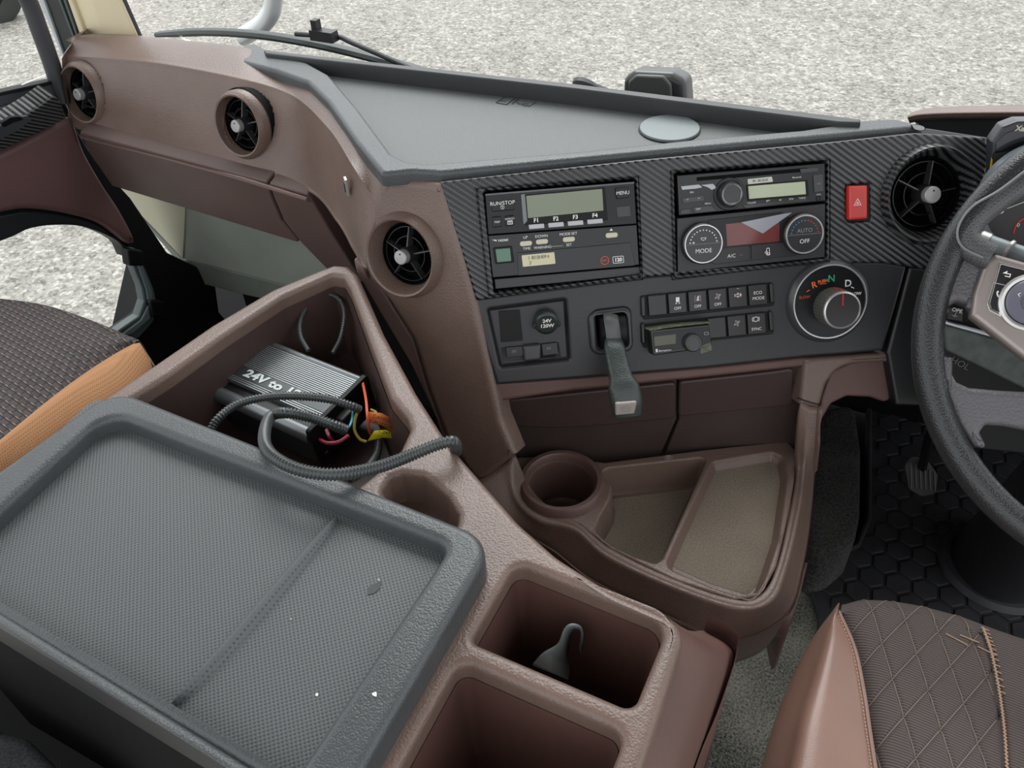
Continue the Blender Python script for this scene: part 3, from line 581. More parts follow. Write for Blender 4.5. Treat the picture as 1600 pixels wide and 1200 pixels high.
u, v = F.p(945, 407, .0022); MB().lathe([(.0044, 0), (.0052, 0)], u, v, 28).obj('red_ring', mat('orange red', (200, 84, 44), .5), fl, F.sub(0, 0, .0022)); TX('REV', F, 945, 407, .0042, mat('orange red', (200, 84, 44)), fl, .0022, sx=.9)
k = F.l([(957, 401), (974, 399.5), (975, 410.5), (958, 412)], .002); MB().slab(rpoly(k, .0012), .0023, .0002, 0, [rpoly(offs(k if area(k) > 0 else k[::-1], .0006), .0008)]).obj('speed_frame', white, fl, F); TX('120', F, 966, 406, .0062, white, fl, .0022, bold=.00025)
B(F, [(772, 436), (1000, 416), (1002, 430), (774, 452)], -.006, .02, .001, 'blank_strip', mat('strip', (40, 38, 42), .35), tg)

# -- stereo
cs = thing('car_stereo', 'black car stereo with round volume knob and slim pale display', 'stereo', F.sub(.3, -.03, -.01))
fb_ = B(F, [(1058, 274), (1289, 255), (1290, 314), (1061, 337)], .002, .03, .001, 'face', mat('stereo face', (22, 22, 24), .35), cs)
B(F, [(1088, 277), (1262, 262), (1263, 268), (1089, 283)], .0022, .001, .0002, 'disc_slot', pit, fb_, .0008)
B(F, [(1250, 264), (1278, 262), (1279, 268), (1252, 271)], .003, .002, .0005, 'eject_button', mat('stereo button', (60, 60, 62), .3), fb_)
B(F, [(1166, 289), (1262, 281), (1264, 306), (1168, 314)], .003, .002, .0005, 'screen_frame', blk2, fb_)
B(F, [(1169, 291), (1258, 283.5), (1259.5, 303.5), (1170.5, 311)], .0034, .002, .0003, 'screen', lcdl, fb_, .0004)
st = B(F, [(1168, 280), (1206, 276), (1208, 284), (1169, 288)], .0028, .001, .0001, 'paper_label', mat('sticker white', (196, 194, 184), .6), fb_, .001)
TX('RR · 86120-EE', F, 1188, 282, .0038, inkm, st, .003, sx=.85)
TX('Bluetooth', F, 1245, 277, .0028, white, fb_, .0022)
B(F, [(1271, 273.5), (1286, 272), (1287, 299), (1273, 301)], .004, .003, .0006, 'source_button', mat('stereo button', (60, 60, 62)), fb_)
TX('USB', F, 1279, 287, .0026, greyprint, fb_, .0045); TX('AUX', F, 1279, 304, .0026, white, fb_, .0022)
u, v = F.p(1279, 310, .002); MB().lathe([(.0034, .002), (.003, .003), (.0018, .003), (.0016, .0), (0, .0)], u, v, 18).obj('aux_socket', gloss, fb_, F)
kf = F.at(1139, 303, .002)
k = MB().lathe([(.0195, 0), (.0185, .002), (.0165, .002), (.0160, .0)], n=36).obj('dial_ring', blk, fb_, kf)
k = MB().lathe([(.0148, 0), (.0145, .010), (.0132, .0125), (.0110, .0125), (.0106, .0118), (0, .0112)], n=36).obj('volume_knob', mat('knob black', (44, 44, 46), .28), fb_, kf)
MB().lathe([(.0120, .0127), (.0110, .0130), (.0104, .0124)], n=36).obj('knob_ring', mat('knob ring', (130, 130, 132), .25, metal=.6), k, kf)
for pts in ([(1064, 291), (1092, 288), (1098, 293), (1088, 295), (1066, 297)], [(1094, 289), (1114, 287), (1121, 294), (1112, 297), (1106, 293)]): B(F, pts, .0032, .002, .0004, 'shift_key', mat('key silver', (150, 152, 156), .25, metal=.5), fb_, .0003)
for pts in ([(1066, 309), (1100, 305), (1101, 314), (1067, 318)], [(1082, 324), (1111, 321), (1121, 330), (1086, 333)], [(1064, 328), (1078, 326), (1080, 333), (1064, 335)], [(1160, 320), (1258, 310), (1263, 314), (1165, 326)]): B(F, pts, .0032, .002, .0004, 'key', mat('stereo key', (48, 48, 50), .25), fb_, .0004)
for s, x, y in (('◄◄', 1074, 312), ('►►', 1092, 310), ('DISP', 1091, 326.5), ('SRC', 1081, 300.5), ('MENU', 1106, 318), ('VOLUME', 1174, 317), ('SCN', 1236, 311), ('T.INFO', 1253, 309.5), ('RPT', 1200, 314), ('AF', 1219, 312.5)): TX(s.replace('◄◄', '<<').replace('►►', '>>'), F, x, y, .0028, white, fb_, .004)
# -- climate
cc = thing('climate_control', 'climate control panel with two silver ringed dials and a red tinted display', 'control panel', F.sub(.3, -.09, -.01))
fb_ = B(F, [(1058, 341), (1290, 318), (1289, 402), (1059, 426)], 0, .03, .001, 'face', panel, cc)
dsp = B(F, [(1106, 344), (1222, 331), (1236, 340), (1235, 378), (1130, 391), (1104, 372)], .0012, .002, .0004, 'display_frame', gloss, fb_, .002)
B(F, [(1134, 350), (1218, 341), (1218, 377), (1136, 385)], .0016, .002, .0003, 'display', mat('red display', (112, 58, 57), .12), fb_, .0005)
B(F, [(1158, 347.5), (1224, 334), (1238, 332), (1192, 365)], .0020, .0004, .0001, 'display_film', mat('pale display film', (150, 150, 158), .15), fb_, .0002)
B(F, [(1112, 389), (1171, 384), (1172, 407), (1118, 413), (1108, 409)], .0018, .003, .0006, 'wide_button', button, fb_)
B(F, [(1174, 383.5), (1240, 377), (1250, 384), (1248, 399), (1175, 407)], .0018, .003, .0006, 'wide_button', button, fb_)
TX('A/C', F, 1143, 400, .0062, white, fb_, .002); TX('—', F, 1158, 398, .005, greyprint, fb_, .002)
k = F.p(1200, 393, .002); mb = MB(); mb.slab(rect(k[0] - .002, k[1] - .0045, k[0] + .002, k[1] + .0045, .0012), .0002, .0001, 0, [rect(k[0] - .0014, k[1] - .0038, k[0] + .0014, k[1] + .0038, .0008)]); mb.lathe([(.0012, 0), (.0018, 0)], k[0] + .001, k[1] - .003, 12); mb.lathe([(.0012, 0), (.0018, 0)], k[0] - .002, k[1] - .001, 12); mb.obj('air_symbol', white, fb_, F.sub(0, 0, .002))
for (x, y, t1, t2, two) in ((1099, 381, '', 'MODE', 0), (1257, 366, 'AUTO', 'OFF', 1)):
    kf = F.at(x, y, .009)
    d = MB().lathe([(.0255, -.009), (.0250, -.001), (.0235, .0005), (.022, .0005), (.0215, 0)], n=48).obj('dial', mat('dial rubber', (34, 34, 36), .4), fb_, kf)
    MB().lathe([(.0238, .0003), (.0232, .0018), (.0220, .0018), (.0213, .0)], n=48).obj('dial_ring', silver, d, kf)
    MB().slab(circ(0, 0, .0214, 40), .0006, .004, .0002).obj('dial_face', mat('dial face', (40, 40, 43), .3), d, kf)
    MB().slab(rect(-.0205, -.0003, .0205, .0003), .0009, .0003, 0).obj('dial_split', mat('split', (110, 110, 112), .4), d, kf)
    text(t2, kf.sub(0, -.0085, .0007), .0072, white, d)
    if t1: text(t1, kf.sub(0, .0045, .0007), .0068, greyprint, d)
    for i in range(13):
        a = math.radians(172 - i * 13.7); mb = MB(); c, s = math.cos(a), math.sin(a); r0 = .0165
        mb.slab([(c * r0 - s * .0007 - c * .0007, s * r0 + c * .0007 - s * .0007), (c * r0 + s * .0007 - c * .0007, s * r0 - c * .0007 - s * .0007), (c * r0 + s * .0007 + c * .0007, s * r0 - c * .0007 + s * .0007), (c * r0 - s * .0007 + c * .0007, s * r0 + c * .0007 + s * .0007)], .0009, .0002, 0)
        mb.obj('scale_tick', (bluep if i < 6.5 else redp) if two else white, d, kf)
    if not two:
        mb = MB().slab([(-.0035, .0075), (.0035, .0075), (.0022, .0045), (-.0022, .0045)], .0009, .0002, 0, [[(-.0028, .0070), (.0028, .0070), (.0018, .005), (-.0018, .005)]]); mb.slab(rect(-.0002, .0035, .0002, .0045), .0009, .0002, 0); mb.obj('screen_symbol', white, d, kf)
        mb = MB().lathe([(.0005, .0009), (.0012, .0009)], -.0122, .0022, 10); mb.obj('fan_symbol', white, d, kf)
# -- hazard switch
hs = thing('hazard_switch', 'bright red hazard warning rocker switch on the carbon look fascia', 'switch', F.at(1341, 317, 0))
B(F, [(1322, 289), (1359, 287), (1360, 346), (1324, 347)], -.001, .02, .001, 'surround', blk2, hs)
rk = B(F, [(1327, 291), (1356, 290), (1356, 342), (1327, 344)], .007, .012, .0025, 'rocker', mat('hazard red', (204, 52, 50), .3), hs, .002)
B(F, [(1332, 296), (1350, 295), (1351, 338), (1333, 340)], .0072, .0005, .0001, 'rocker_dish', mat('hazard red dish', (190, 62, 58), .4), rk, .001)
u, v = F.p(1340, 317, .0075)
tri_ = lambda k_: [(u - .005 * k_, v - .003 * k_), (u + .005 * k_, v - .003 * k_), (u, v + .0058 * k_)]
MB().slab(tri_(1), .0077, .0002, 0, [[(u - .0036, v - .0021), (u + .0036, v - .0021), (u, v + .004)]]).slab([(u - .0018, v - .0012), (u + .0018, v - .0012), (u, v + .0018)], .0077, .0002, 0).obj('triangle_mark', mat('pale pink print', (236, 190, 190), .5), rk, F)

# ================================================================== lower switch panel
FL = F.sub(0, 0, -.004)
lpn = thing('switch_panel', 'anthracite switch panel curving below the carbon look fascia', 'switch panel', FL.sub(.2, -.2))
bez_hole = rpoly(FL.l([(928, 488), (982, 482), (985, 545), (932, 552)]), .006)
out = FL.l([(742, 468), (1000, 432), (1100, 424), (1300, 408), (1380, 408), (1418, 415), (1400, 480), (1380, 548), (1330, 553), (1262, 558), (1100, 576), (900, 592), (776, 602), (758, 545)])
rec = rpoly(FL.l([(762, 484), (884, 468), (890, 562), (782, 574)]), .003)
MB().slab(out, 0, .03, .004, [rec, bez_hole], [(.006, .001), None]).obj('panel', panel, lpn, FL)
MB().slab(rpoly(FL.l([(1422, 416), (1545, 425), (1700, 460), (1700, 640), (1560, 640), (1480, 636), (1400, 634), (1386, 552), (1404, 484)]), .004), 0, .03, .004).obj('knee_panel', mat('knee black', (22, 22, 24), .4), lpn, FL)
FR_ = FL.sub(0, 0, -.006)
B(FR_, [(779, 486), (812, 484), (817, 532), (783, 535)], .0012, .002, .0003, 'blank_cover', blk2, lpn)
B(FR_, [(782, 543), (873, 534), (877, 558), (784, 566)], -.0, .001, .0003, 'card_slot', pit, lpn)
cr_ = B(FR_, [(790, 543), (816, 541), (818, 556), (792, 559)], .004, .004, .0006, 'fuse_block', button, lpn); B(FR_, [(846, 538), (870, 535), (873, 553), (848, 556)], .004, .004, .0006, 'fuse_block', button, lpn)
B(FR_, [(816, 540), (846, 537), (845, 563), (818, 566)], .007, .006, .003, 'card_lever', mat('lever satin', (50, 50, 53), .3), lpn, .004)
for x, y in ((803, 549), (857, 544)): B(FR_, [(x - 4, y - 2), (x + 4, y - 3), (x + 4, y + 2), (x - 4, y + 3)], .0052, .001, .0002, 'fuse_mark', greyprint if 0 else mat('fuse grey', (74, 74, 78), .4), lpn)
# power socket
ps = thing('power_socket', 'capped round 24 volt power socket in the recessed panel corner', 'socket', FR_.at(853, 500, 0))
kf = FR_.at(853, 503, .001)
MB().lathe([(.0155, -.0012), (.0150, .004), (.0132, .0055), (.0120, .004), (.0118, 0)], n=32).obj('socket_ring', blk, ps, kf)
kf2 = Fr(kf.g(0, .001, .011), F.U, F.V + F.W * .35)
cp = MB().slab(circ(0, 0, .0145, 32), .002, .010, .003, seg=4).obj('cap', mat('cap greenish', (44, 52, 50), .3), ps, kf2)
MB().slab(rpoly([(-.019, -.006), (-.012, -.009), (.012, -.009), (.019, -.006), (.014, .0), (-.014, .0)], .002), .0, .005, .001).obj('cap_tabs', mat('cap greenish', (44, 52, 50)), cp, kf2)
text('24V', kf2.sub(0, .004, .0022), .0068, white, cp, bold=.0002); text('120W', kf2.sub(0, -.003, .0022), .0068, white, cp, bold=.0002)
MB().slab(rect(-.005, -.020, .005, -.010, .002), -.006, .006, .001).obj('hinge', blk, ps, kf2)
# brake lever
bl = thing('brake_lever', 'greenish black parking brake lever with a grey button hanging from its square bezel', 'lever', FL.at(955, 515, 0))
hb = rpoly(FL.l([(930, 492), (978, 486), (981, 540), (935, 546)], .003), .004)
MB().slab(rpoly(FL.l([(918, 488), (986, 480), (991, 548), (923, 556)], .005), .012), .005, .006, .004, [hb], seg=4).obj('bezel', mat('bezel dark', (48, 50, 52), .35), bl, FL)
P_ = lambda x, y, w_: FL.g(*FL.p(x, y, w_), w_)
cyl_a = Fr(P_(955, 516, -.004), FL.W * -1, FL.V)  # axis along U
MB().lathe([(0, -.017), (.020, -.017), (.023, -.015), (.023, .015), (.020, .017), (0, .017)], n=32).obj('drum', blk2, bl, Fr(P_(956, 516, -.008), -FL.W, FL.V))
strap = [P_(954, 492, .006), P_(955, 500, .014), P_(957, 512, .018), P_(959, 530, .019), P_(960, 546, .018)]
MB().tube(spline(strap, 4), .0095, 10, .25, up=FL.W).obj('strap', mat('strap grey', (78, 80, 80), .45, bump='noise', scale=300), bl)
hp = [P_(958, 534, .018), P_(960, 545, .028), P_(965, 570, .040), P_(970, 590, .050), P_(974, 606, .056), P_(978, 626, .060), P_(980, 648, .060)]
def bar(pts, hw, ht, name, m_, par, up):
    pts = [Vector(p) for p in spline(pts, 4)]; n_ = len(pts); mb = MB(); idx = []
    base = rect(-1, -1, 1, 1, .55, 3)
    for i, p in enumerate(pts):
        k = i / (n_ - 1) * (len(hw) - 1); j = min(int(k), len(hw) - 2); a = hw[j] + (hw[j + 1] - hw[j]) * (k - j); b = ht[j] + (ht[j + 1] - ht[j]) * (k - j)
        t = (pts[min(i + 1, n_ - 1)] - pts[max(i - 1, 0)]).normalized(); x = t.cross(up).normalized(); y = x.cross(t)
        idx.append(mb.add([p + x * q[0] * a + y * q[1] * b for q in base]))
    n = len(base)
    for a, b in zip(idx, idx[1:]): mb.ring(b, a, n)
    mb.f.append(tuple(range(idx[0], idx[0] + n))); mb.f.append(tuple(range(idx[-1] + n - 1, idx[-1] - 1, -1)))
    return mb.obj(name, m_, par, ang=50)
bar(hp, [.011, .0125, .0132, .0138, .0185, .019, .0165], [.006, .008, .009, .010, .013, .013, .009], 'handle', greengrey, bl, FL.W)
kf = Fr(P_(978, 638, .0735), FL.U, FL.V + FL.W * .25)
kb = MB().slab(rpoly([(-.0125, -.009), (.0105, -.009), (.0135, .008), (-.0125, .008)], .002), .0, .008, .0015).obj('release_button', mat('pale grey button', (160, 152, 148), .4, metal=.2), bl, kf)
mb = MB().lathe([(.0035, 0), (.0042, 0)], 0, -.0005, 18); mb.lathe([(.0052, 0), (.0058, 0)], 0, -.0005, 10, -.7, .7); mb.lathe([(.0052, 0), (.0058, 0)], 0, -.0005, 10, 2.44, 3.84); mb.slab(rect(-.0004, -.001, .0004, .0022), .0, .0001, 0); mb.obj('brake_symbol', greyprint, kb, kf.sub(0, 0, .0006))
# switches
B(FL, [(1000, 462), (1206, 441), (1211, 478), (1004, 500)], .001, .002, .0006, 'switch_frame', blk2, lpn, .004)
B(FL, [(1000, 507), (1206, 486), (1210, 522), (1004, 544)], .001, .002, .0006, 'switch_frame', blk2, lpn, .004)
def switch(x, y, s1='', s2='', kind=0):
    e = 14.2; b_ = B(FL, [(x - e, y - 16 + 1.4), (x + e, y - 16 - 1.4), (x + e + 2, y + 16 - 1.4), (x - e + 2, y + 16 + 1.4)], .006, .006, .0012, 'switch_button', button, lpn)
    if s1: TX(s1, FL, x + 1, y - 1, .0052, greyprint if kind else white, b_, .0062)
    if s2: TX(s2, FL, x + 1, y + 8, .0052, white, b_, .0062)
    f_ = FL.at(x + 1, y - 3, .0065)
    if kind == 1: MB().slab(rect(-.0022, -.001, .0022, .005), 0, .0002, 0).slab(rect(-.003, -.003, -.001, -.002), 0, .0002, 0).slab(rect(.001, -.003, .003, -.002), 0, .0002, 0).obj('truck_symbol', white, b_, f_)
    if kind == 2: MB().slab([(-.004, -.003), (-.0036, -.003), (-.003, .005), (-.0034, .005)], 0, .0002, 0).slab([(.0036, -.003), (.004, -.003), (.0034, .005), (.003, .005)], 0, .0002, 0).slab([(-.002, -.002), (.002, -.002), (.0015, .002), (.0022, .0045), (-.0005, .004)], 0, .0002, 0).obj('lane_symbol', mat('pale print', (190, 178, 176), .6), b_, f_)
    if kind == 3:
        mb = MB()
        for a, r0 in ((0, .001), (.7, .0028), (2.0, .0028), (3.6, .0026), (5.0, .0028)): mb.lathe([(.0007, 0), (.0012, 0)], math.cos(a) * r0, math.sin(a) * r0 + .001, 8)
        mb.slab([(-.004, -.0022), (.004, .003), (.004, .0035), (-.004, -.0017)], 0, .0002, 0).obj('stability_symbol', mat('pale print', (190, 178, 176)), b_, f_)
    if kind == 4: MB().slab([(-.0045, -.0015), (-.001, -.0015), (-.001, -.003), (.001, -.003), (.001, -.0015), (.003, -.0015), (.003, -.003), (.005, 0), (.003, .003), (.003, .0015), (.001, .0015), (.001, .003), (-.001, .003), (-.001, .0015), (-.0045, .0015)], 0, .0002, 0, [[(-.0035, -.0007), (.0025, -.0007), (.0025, .0007), (-.0035, .0007)]]).slab(rect(-.0015, .008, .0015, .0085), 0, .0002, 0).obj('filter_symbol', mat('pale print', (190, 178, 176)), b_, f_)
    return b_
row1 = [('', '', 0), ('', 'OFF', 1), ('', 'OFF', 2), ('', 'OFF', 3), ('', '', 4)]
for i, (a, b, k) in enumerate(row1): switch(1026.5 + i * 31.4, 477 - i * 3.2, a, b, k)
b_ = switch(1026.5 + 5 * 31.4, 461); TX('ECO', FL, 1184, 457.5, .0054, white, b_, .0064); TX('MODE', FL, 1185, 466, .0054, white, b_, .0064)
for i in range(3, 6):
    b_ = switch(1026.5 + i * 31, 522 - i * 3.2, '', '', 3 if i == 4 else 0)
    if i == 5:
        f_ = FL.at(1181, 500, .0065); mb = MB().lathe([(.0026, 0), (.0033, 0)], 0, .001, 18); mb.lathe([(.0042, 0), (.0048, 0)], 0, .001, 8, -.7, .7); mb.lathe([(.0042, 0), (.0048, 0)], 0, .001, 8, 2.44, 3.84); mb.obj('brake_symbol', white, b_, f_); TX('SYNC', FL, 1182, 514, .005, white, b_, .0064)
for x, y in ((1005.5, 480), (1005.5, 522)): B(FL, [(x - 4, y - 16), (x + 3, y - 17), (x + 4, y + 15), (x - 3, y + 16)], .005, .005, .002, 'end_piece', button, lpn, .002)
for x, y in ((1205, 458), (1204, 502)): B(FL, [(x - 3, y - 15), (x + 4, y - 16), (x + 6, y + 15), (x - 1, y + 16)], .005, .005, .002, 'end_piece', button, lpn, .002)
# heater controller
hc = thing('heater_controller', 'small black box with display and round knob taped over the lower switch row', 'controller', FL.at(1062, 530, .01))
fh = Fr(FL.g(*FL.p(1060, 530, .022), .022), FL.U, FL.V - FL.W * .12)
bx = MB().slab(rpoly(fh.l([(1016, 515), (1108, 506), (1113, 543), (1020, 556)]), .003), 0, .022, .002).obj('box', mat('controller black', (30, 32, 33), .35), hc, fh)
B(fh, [(1020, 520), (1106, 511), (1109, 540), (1023, 551)], .0006, .001, .0002, 'face', gloss, bx)
B(fh, [(1022, 526), (1056, 522), (1056, 537), (1023, 541)], .001, .001, .0001, 'screen', lcdd, bx)
kf = fh.at(1081, 535, .0006); k = MB().lathe([(.0115, 0), (.0112, .006), (.0098, .0085), (.0080, .0085), (.0076, .008), (0, .008)], n=36).obj('knob', mat('controller knob', (48, 50, 52), .35), bx, kf)
TX('Eberspächer', fh, 1039, 547.5, .0032, white, bx, .001); TX('E', fh, 1026, 548, .0048, white, bx, .001, bold=.0003); 
k_ = fh.p(1104, 521, .001); MB().slab(rect(k_[0] - .003, k_[1] - .0018, k_[0] + .003, k_[1] + .0018, .0008), .0009, .0002, 0, [rect(k_[0] - .0024, k_[1] - .0012, k_[0] + .0024, k_[1] + .0012, .0005)]).obj('mode_symbol', greyprint, bx, fh)
ft_ = mat('dusty tape', (92, 94, 78), .8, bump='noise', scale=300, var=.3, vs=200)
MB().patch([[P_(1004, 512, .004), P_(1040, 507, .005), P_(1080, 503, .005), P_(1108, 502, .005)], [P_(1016, 517, .023), P_(1045, 512, .024), P_(1080, 508, .024), P_(1110, 505, .023)]], 4, 2).obj('tape', ft_, bx, solid=.0006)
B(fh, [(1094, 541), (1110, 535), (1113, 547), (1095, 553)], .0012, .001, .0001, 'tape_scrap', ft_, bx)
# gear dial
gd = thing('gear_selector', 'rotary gear selector dial with silver rings and a red pointer line', 'gear selector', FL.at(1296, 471, 0))
kf = FL.at(1296, 471, .006); r_o = .047
MB().lathe([(r_o * 1.16, -.010), (r_o * 1.12, -.003), (r_o * 1.06, .000), (r_o, .002)], n=56).obj('collar', mat('collar satin', (60, 60, 64), .3), gd, kf)
MB().lathe([(r_o * 1.02, -.001), (r_o, .003), (r_o * .965, .003), (r_o * .95, .001)], n=56).obj('outer_ring', silver, gd, kf)
MB().slab(circ(0, 0, r_o * .955, 48), .0018, .004, .0003).obj('dial_face', gloss, gd, kf)
for s, x, y, sz, m_ in (('R', 1272, 445.5, .011, orange), ('PUSH', 1285.5, 439.5, .0052, orange), ('N', 1299, 435.5, .012, green), ('D', 1325, 443, .012, white), ('SLOW', 1257, 464.5, .0050, mat('dim orange', (140, 66, 36))), ('SLOW', 1337, 459, .0050, white)):
    text(s, FL.at(x, y, .0082), sz, m_, gd, bold=.0002, rot={'R': .25, 'PUSH': .12, 'SLOW': 0}.get(s, 0))
for x, y, a, m_ in ((1263, 455, .45, orange), (1332, 450, -.5, white)):
    f_ = FL.at(x, y, .0085); MB().slab([(-.0022 * math.cos(a), -.0022 * math.sin(a)), (.0022 * math.cos(a), .0022 * math.sin(a)), (.0022 * math.cos(a) + .0006 * math.sin(a) * -1, .0022 * math.sin(a) + .0012 * math.cos(a)), (-.0022 * math.cos(a) - .0006 * math.sin(a), -.0022 * math.sin(a) + .0012 * math.cos(a))], .0, .0002, 0).obj('dial_mark', m_, gd, f_)
f_ = FL.at(1286, 443.5, .0083); MB().slab(rect(-.0045, -.0003, .0045, .0004), 0, .0002, 0).obj('dial_mark', orange, gd, f_)
kf = FL.at(1299, 478, .006); kn = MB()
n = 72; i0 = kn.add([((.0240 + (.0006 if k % 2 else -.0004)) * math.cos(2 * math.pi * k / n), (.0240 + (.0006 if k % 2 else -.0004)) * math.sin(2 * math.pi * k / n), .001) for k in range(n)])
i1 = kn.add([((.0232 + (.0006 if k % 2 else -.0004)) * math.cos(2 * math.pi * k / n), (.0232 + (.0006 if k % 2 else -.0004)) * math.sin(2 * math.pi * k / n), .030) for k in range(n)]); kn.ring(i0, i1, n)
kn = kn.obj('knob', mat('knurled grey', (104, 104, 100), .3, metal=.4), gd, kf, ang=10)
MB().lathe([(.0235, .029), (.0230, .0315), (.0212, .0325), (.0205, .031)], n=48).obj('knob_ring', silver, kn, kf)
MB().slab(circ(0, 0, .0208, 40), .0315, .003, .0003).obj('knob_face', mat('knob face', (46, 42, 44), .3), kn, kf)
MB().slab(rect(-.0007, .006, .0007, .021), .0320, .0004, 0).box((0, .0236, .018), (.0016, .0016, .024)).obj('pointer', redp, kn, kf)

# ================================================================== lower recess and brown tray
B(F, [(770, 598), (900, 590), (1100, 574), (1264, 557), (1268, 572), (1100, 590), (900, 610), (776, 628)], -.012, .05, .004, 'recess_lip', brownR, thing('recess_lip_trim', 'narrow reddish brown trim under the switch panel', 'trim', F.sub(.1, -.33)))
Zt = .40
FZt = FZ(Zt)
pA = onZ(945, 724, Zt); pR = onZ(1222, 697, Zt); BKf = Fr(pR, pR - onZ(812, 709, Zt), Vector((0, .06, 1)))
dw = thing('lower_drawer', 'brown two section drawer front behind the cup holder tray', 'drawer', BKf)
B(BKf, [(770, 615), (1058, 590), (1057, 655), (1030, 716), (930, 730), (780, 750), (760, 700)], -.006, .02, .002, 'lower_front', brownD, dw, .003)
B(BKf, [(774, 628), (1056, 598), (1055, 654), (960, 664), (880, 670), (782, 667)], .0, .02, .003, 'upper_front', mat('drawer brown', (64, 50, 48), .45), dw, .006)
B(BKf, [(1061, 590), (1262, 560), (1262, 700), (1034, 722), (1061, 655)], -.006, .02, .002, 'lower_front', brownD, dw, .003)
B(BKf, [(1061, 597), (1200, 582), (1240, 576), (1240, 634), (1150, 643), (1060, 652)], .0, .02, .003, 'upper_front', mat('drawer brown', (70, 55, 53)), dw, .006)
tr = thing('cup_holder_tray', 'brown moulded tray with round cup holder and two felt lined compartments', 'tray', FZ(.3))
Iin = [(803, 714), (812, 765), (846, 802), (905, 818), (955, 858), (1055, 906), (1148, 937), (1188, 930), (1214, 885), (1234, 800), (1244, 735), (1243, 702), (1230, 688), (1100, 702), (945, 722), (860, 712)]
cup = FZt.p(877, 757)
Hs = rpoly(FZt.l([(940, 738), (950, 731), (1094, 715), (1102, 719), (1098, 732), (1035, 872), (1024, 880), (985, 866), (944, 844), (930, 828), (938, 806), (954, 778), (956, 760)]), .006)
Hb = rpoly(FZt.l([(1114, 722), (1206, 706), (1224, 714), (1229, 744), (1216, 840), (1190, 918), (1172, 936), (1110, 916), (1046, 888), (1043, 876)]), .01)
MB().slab(rpoly(FZt.l(Iin), .006), 0, .03, .003, [circ(*cup, .045, 40), Hs, Hb], [None, (.05, .004), (.013, .003)]).obj('insert', brown, tr, FZt)
f_ = FZ(Zt - .0485); B(f_, [(958, 779), (1080, 764), (1092, 745), (1030, 880), (1022, 882), (985, 868), (946, 846), (934, 832), (948, 812)], 0.0, .002, .0005, 'felt_mat', matg, tr, .004)
f_ = FZ(Zt - .0125); B(f_, [(1120, 724), (1204, 710), (1216, 716), (1221, 744), (1210, 838), (1184, 914), (1168, 930), (1110, 912), (1052, 886), (1050, 878)], 0, .002, .0005, 'felt_mat', matg, tr, .008)
f_ = FZt.sub(cup[0], cup[1], .010)
ch = MB().lathe([(.062, -.03), (.0585, -.004), (.0545, .001), (.0490, .001), (.0465, -.002), (.0445, -.02), (.0425, -.085), (.038, -.09), (0, -.09)], n=56).obj('cup_holder', mat('cup holder brown', (98, 76, 70), .42, bump='leather', bs=.4), tr, f_)
Kk = [(798, 716, .445), (806, 776, .408), (842, 812, .400), (898, 828, .403), (948, 870, .403), (1050, 918, .403), (1150, 951, .403), (1204, 940, .403), (1228, 888, .403), (1249, 800, .404)]
Ii = [(806, 712, .445), (828, 760, .400), (856, 790, .396), (905, 818, .40), (955, 858, .40), (1055, 906, .40), (1148, 937, .40), (1188, 930, .40), (1214, 885, .40), (1234, 800, .40)]
Oo = [(745, 756, .42), (790, 812, .385), (830, 845, .36), (870, 870, .355), (930, 916, .35), (1040, 968, .345), (1140, 1003, .345), (1226, 965, .345), (1254, 885, .345), (1267, 800, .35)]
LQ = lambda x, y: FL.g(*FL.p(x, y, -.006), -.006)
I3 = [onZ(*q) for q in Ii] + [onZ(1244, 740, .402), onY(1245, 695, .865), LQ(1250, 630)]
K3 = [onZ(*q) for q in Kk] + [onZ(1256, 742, .406), onY(1258, 698, .862), LQ(1263, 634)]
O3 = [onZ(*q) for q in Oo] + [onZ(1271, 748, .375), onY(1275, 706, .870), LQ(1280, 640)]
M3 = [lp(a, b, .3) for a, b in zip(K3, O3)]
Bt = [Vector((o.x, o.y, o.z - (.10 if i > 5 else .2))) + (Vector((-.01, .02, 0)) if i > 6 else Vector((-.01, .02, 0))) for i, o in enumerate(O3)]
MB().patch([Bt, O3, [lp(a, b, .12) + Vector((0, 0, .004)) for a, b in zip(O3, M3)], M3, K3, [lp(a, b, .55) + Vector((0, 0, .001)) for a, b in zip(K3, I3)], I3, [p - Vector((0, 0, .02)) for p in I3]], 6, 4).obj('body', brown, tr, solid=.003, ang=50)
# lower leg
lg = [onZ(1198, 985, .30), onZ(1240, 955, .30), onZ(1262, 880, .30)]; lg2 = [onZ(1195, 1000, .06), onZ(1212, 1042, .06), onZ(1252, 900, .06)]
MB().patch([lg2, lg], 6, 3).obj('foot', brownR, tr, solid=.004)
ar = thing('arch_trim', 'brown arch trim joining tray and switch panel over the driver footwell', 'trim', FL.at(1330, 600, 0))
fa_ = FL.sub(0, 0, -.004)
MB().slab(rpoly(fa_.l([(1257, 560), (1392, 551), (1394, 566), (1355, 568), (1330, 570), (1308, 578), (1292, 600), (1282, 634), (1281, 640), (1249, 632)]), [.002, .002, .004, .03, .03, .03, .03, .03, .01, .003]), 0, .03, .006, seg=4).obj('upper_face', brown, ar, fa_)
MB().slab(rpoly(fa_.l([(1394, 560), (1396, 634), (1362, 622), (1325, 620), (1300, 632), (1287, 655), (1280, 690), (1272, 700), (1284, 625), (1300, 580), (1340, 562)], -.01), .01), -.012, .03, .004, seg=4).obj('inner_face', brownR, ar, fa_)
MB().slab(rpoly(fa_.l([(1247, 622), (1281, 632), (1281, 634), (1247, 624)], .001), 0), .001, .004, 0).obj('joint_line', blk2, ar, fa_)

